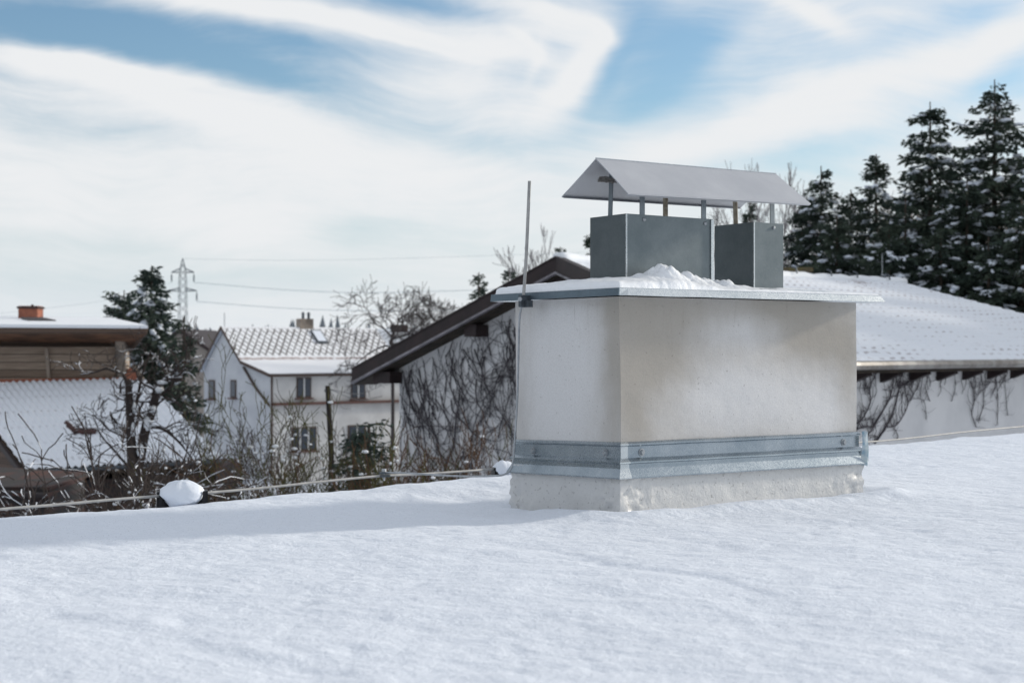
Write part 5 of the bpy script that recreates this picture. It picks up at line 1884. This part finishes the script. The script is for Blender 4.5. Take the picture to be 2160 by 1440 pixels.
# old snowy fruit tree in front of the barn roof
def fruit_tree():
    rg = random.Random(5)
    D = 26
    b = base_at(285, D)
    T = thing('fruit_tree', 'old pruned fruit tree with two snow-plastered stems before the barn roof', 'tree', b, 'leafless trees between the houses')
    m = MB()
    prm = dict(wig=0.26, up=0.05, taper=0.6, nc=3, spread=0.8, lr=(0.5, 0.8), rmin=0.006, seg=5)

    def limb(pts, r0, r1, lev, kids):
        pp = smooth_path([Pt(x, y, D + dz) for x, y, dz in pts], 5)
        n = len(pp)
        m.tube(pp, [r0 + (r1 - r0) * i / (n - 1) for i in range(n)], 7)
        for k in range(kids):
            i = rg.randrange(n // 4, n)
            a = rg.uniform(0, 6.283)
            d = Vector((math.cos(a), 0.6 * math.sin(a), rg.uniform(-0.1, 1.0))).normalized()
            grow(m, pp[i], d, rg.uniform(0.25, 0.6), (r0 + (r1 - r0) * i / n) * 0.4, lev, rg, prm)
    limb([(282, 1150, 0), (280, 1000, 0), (276, 920, 0), (273, 850, 0), (270, 800, 0)], 0.11, 0.055, 1, 9)
    limb([(283, 1090, 0.1), (292, 990, 0.1), (308, 900, 0.1), (320, 870, 0.1), (328, 835, 0), (335, 815, 0), (352, 800, 0), (385, 798, 0)], 0.10, 0.05, 2, 11)
    limb([(276, 850, 0), (268, 812, 0), (258, 788, 0), (240, 782, -0.1), (222, 776, -0.1)], 0.035, 0.015, 1, 9)
    limb([(275, 895, 0), (290, 840, 0), (300, 790, 0.1), (318, 740, 0.1)], 0.035, 0.012, 1, 8)
    limb([(310, 900, 0), (345, 905, 0), (385, 940, 0), (420, 990, 0)], 0.035, 0.012, 2, 10)
    limb([(322, 862, 0), (350, 840, 0), (375, 850, -0.2), (392, 880, -0.3)], 0.02, 0.008, 1, 6)
    limb([(284, 1000, 0), (250, 960, 0), (215, 920, 0), (205, 900, 0)], 0.028, 0.010, 2, 8)
    limb([(222, 776, 0), (200, 785, 0), (170, 790, 0)], 0.02, 0.010, 1, 5)
    m.build('branches', M['twig_snow'], T)
    s = MB()
    for (x, y, w, h) in ((333, 822, 0.15, 0.10), (312, 893, 0.12, 0.2), (296, 950, 0.10, 0.22), (281, 905, 0.07, 0.2), (322, 862, 0.12, 0.10), (342, 806, 0.15, 0.06), (283, 860, 0.06, 0.16)):
        s.ball(Pt(x, y, D - 0.05), (w * 0.6, 0.07, h * 0.6), 9, 6, None, 0.25, rg)
    s.build('snow_cover', M['snow_clean'], T, smooth=True)


fruit_tree()

# thicket of leafless shrubs below the roof edge
shr = dict(wig=0.14, up=0.05, taper=0.6, nc=2, spread=0.6, lr=(0.45, 0.8), rmin=0.004, seg=5)
arch = dict(wig=0.13, up=-0.05, taper=0.6, nc=3, spread=0.7, lr=(0.5, 0.8), rmin=0.006, seg=5)
SG = 'leafless shrubs crowding below the roof edge'
shrubs = [  # px, D, top y, mat, lev, trunks, label
    (20, 19, 1030, 'twig_snow', 3, 4, 'bare shrub in the lower left corner by the brick shed'),
    (110, 17, 1005, 'twig_snow', 4, 5, 'snow-laden shrub under the barn eave, left'),
    (190, 18, 985, 'twig_snow', 4, 5, 'snow-laden shrub with arching twigs below the barn roof hatch'),
    (330, 19, 965, 'twig_brown', 4, 4, 'brown shrub behind the snow-cushioned cable support'),
    (405, 22, 935, 'twig', 4, 4, 'tangled shrub at the barn roof corner'),
    (455, 20, 830, 'twig', 4, 4, 'tall bare shrub left of the mossy one'),
    (540, 21, 760, 'twig_moss', 4, 3, 'tall shrub with green mossy stems before the white gable'),
    (500, 24, 880, 'twig', 4, 4, 'bare shrub between barn corner and mossy shrub'),
    (600, 23, 850, 'twig', 4, 4, 'bare shrub under the lower three-pane window'),
    (660, 19, 905, 'twig_brown', 4, 5, 'brown-stemmed shrub left of the wooden pole'),
    (735, 25, 880, 'twig', 4, 4, 'bare shrub right of the wooden pole foot'),
    (790, 20, 930, 'twig_brown', 4, 4, 'brown shrub above the cable clamp'),
    (850, 19, 895, 'twig_moss', 3, 4, 'mossy shrub at the left end of the creeper wall'),
    (895, 21, 900, 'twig', 4, 4, 'grey shrub in the middle of the creeper wall'),
    (945, 20, 880, 'twig_brown', 3, 5, 'straight brown shoots before the creeper wall'),
    (985, 21, 915, 'twig_moss', 3, 4, 'mossy forked shrub nearer to the chimney'),
    (1040, 20, 905, 'twig_brown', 4, 4, 'brown shrub just left of the chimney'),
    (400, 16, 985, 'twig_moss', 3, 5, 'low greenish shrub right of the snow cushion'),
    (480, 17, 960, 'twig_moss', 3, 5, 'low greenish shrub below the barn roof corner'),
    (560, 17, 985, 'twig', 3, 5, 'low tangled shrub under the mossy one'),
    (700, 16, 985, 'twig', 3, 5, 'low tangled shrub at the pole foot'),
    (260, 22, 955, 'twig', 4, 4, 'grey shrub at the fruit tree foot'),
    (620, 17, 990, 'twig_snow', 3, 5, 'low snowy shrub between pole and mossy shrub'),
    (575, 27, 800, 'twig', 4, 2, 'thin tall saplings right of the mossy shrub'),
    (640, 28, 850, 'twig', 4, 3, 'thin saplings between house window and wooden pole'),
    (445, 26, 860, 'twig', 4, 3, 'thin saplings in the dip right of the barn roof'),
    (715, 30, 870, 'twig', 4, 3, 'thin saplings just right of the wooden pole'),
    (825, 27, 860, 'twig_brown', 4, 3, 'thin brown saplings at the corner of the creeper wall'),
    (370, 21, 965, 'twig', 4, 3, 'thin grey shrub right of the fruit tree'),
]
for i, (px, D, top, mt, lev, tr, lb) in enumerate(shrubs):
    bb = base_at(px, D)
    H_ = zpix(top, D) - bb.z
    bare('shrub', lb, 'shrub', bb, H_, 200 + i, (5 if px == 540 else 4) if D > 17 else 3, mt, SG, tr + (3 if D < 26 else 0), 0.20, 0.025, shr, 0.41, snowballs=26)
# arching snowy brambles lower left
bare('bramble', 'arching snow-covered brambles at the lower left under the barn eave', 'shrub', base_at(165, 15) + UP * 1.4, 1.9, 301, 3, 'twig_snow', SG, 7, 0.6, 0.035, arch, 0.6, snowballs=30)
bare('bramble', 'arching snow-covered brambles right below the barn downpipe', 'shrub', base_at(235, 16) + UP * 1.2, 1.9, 302, 3, 'twig_snow', SG, 6, 0.6, 0.035, arch, 0.6, snowballs=30)

# ------------------------------------------------------------ far wood on the hill
def far_wood():
    rg = random.Random(9)
    m = MB()
    for k in range(420):
        px = rg.uniform(-300, 1750); D = rg.uniform(380, 460)
        x = Pt(px, 0, D).x; z0 = gz(x, D)
        hgt = rg.uniform(4, 7.5)
        if 590 < px < 740: hgt += 3.5 * rg.random()
        r = hgt * rg.uniform(0.20, 0.34)
        n = 5
        for q in range(n):
            zb = z0 + hgt * (q / n) * 0.9; rr = r * (1 - q / n) + 0.3
            vs = []
            for a in range(7):
                an = a * 6.283 / 7 + rg.uniform(-0.3, 0.3); r2 = rr * rg.uniform(0.65, 1.2)
                vs.append((x + math.cos(an) * r2, D + math.sin(an) * r2, zb + rg.uniform(-0.3, 0.3)))
            vs.append((x + rg.uniform(-.2, .2), D, zb + hgt / n * 1.9))
            m.add(vs, [(a, (a + 1) % 7, 7) for a in range(7)])
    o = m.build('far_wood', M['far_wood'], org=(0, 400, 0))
    tag(o, 'hazy blue-grey wood along the far hill', 'wood', kind='stuff')


far_wood()
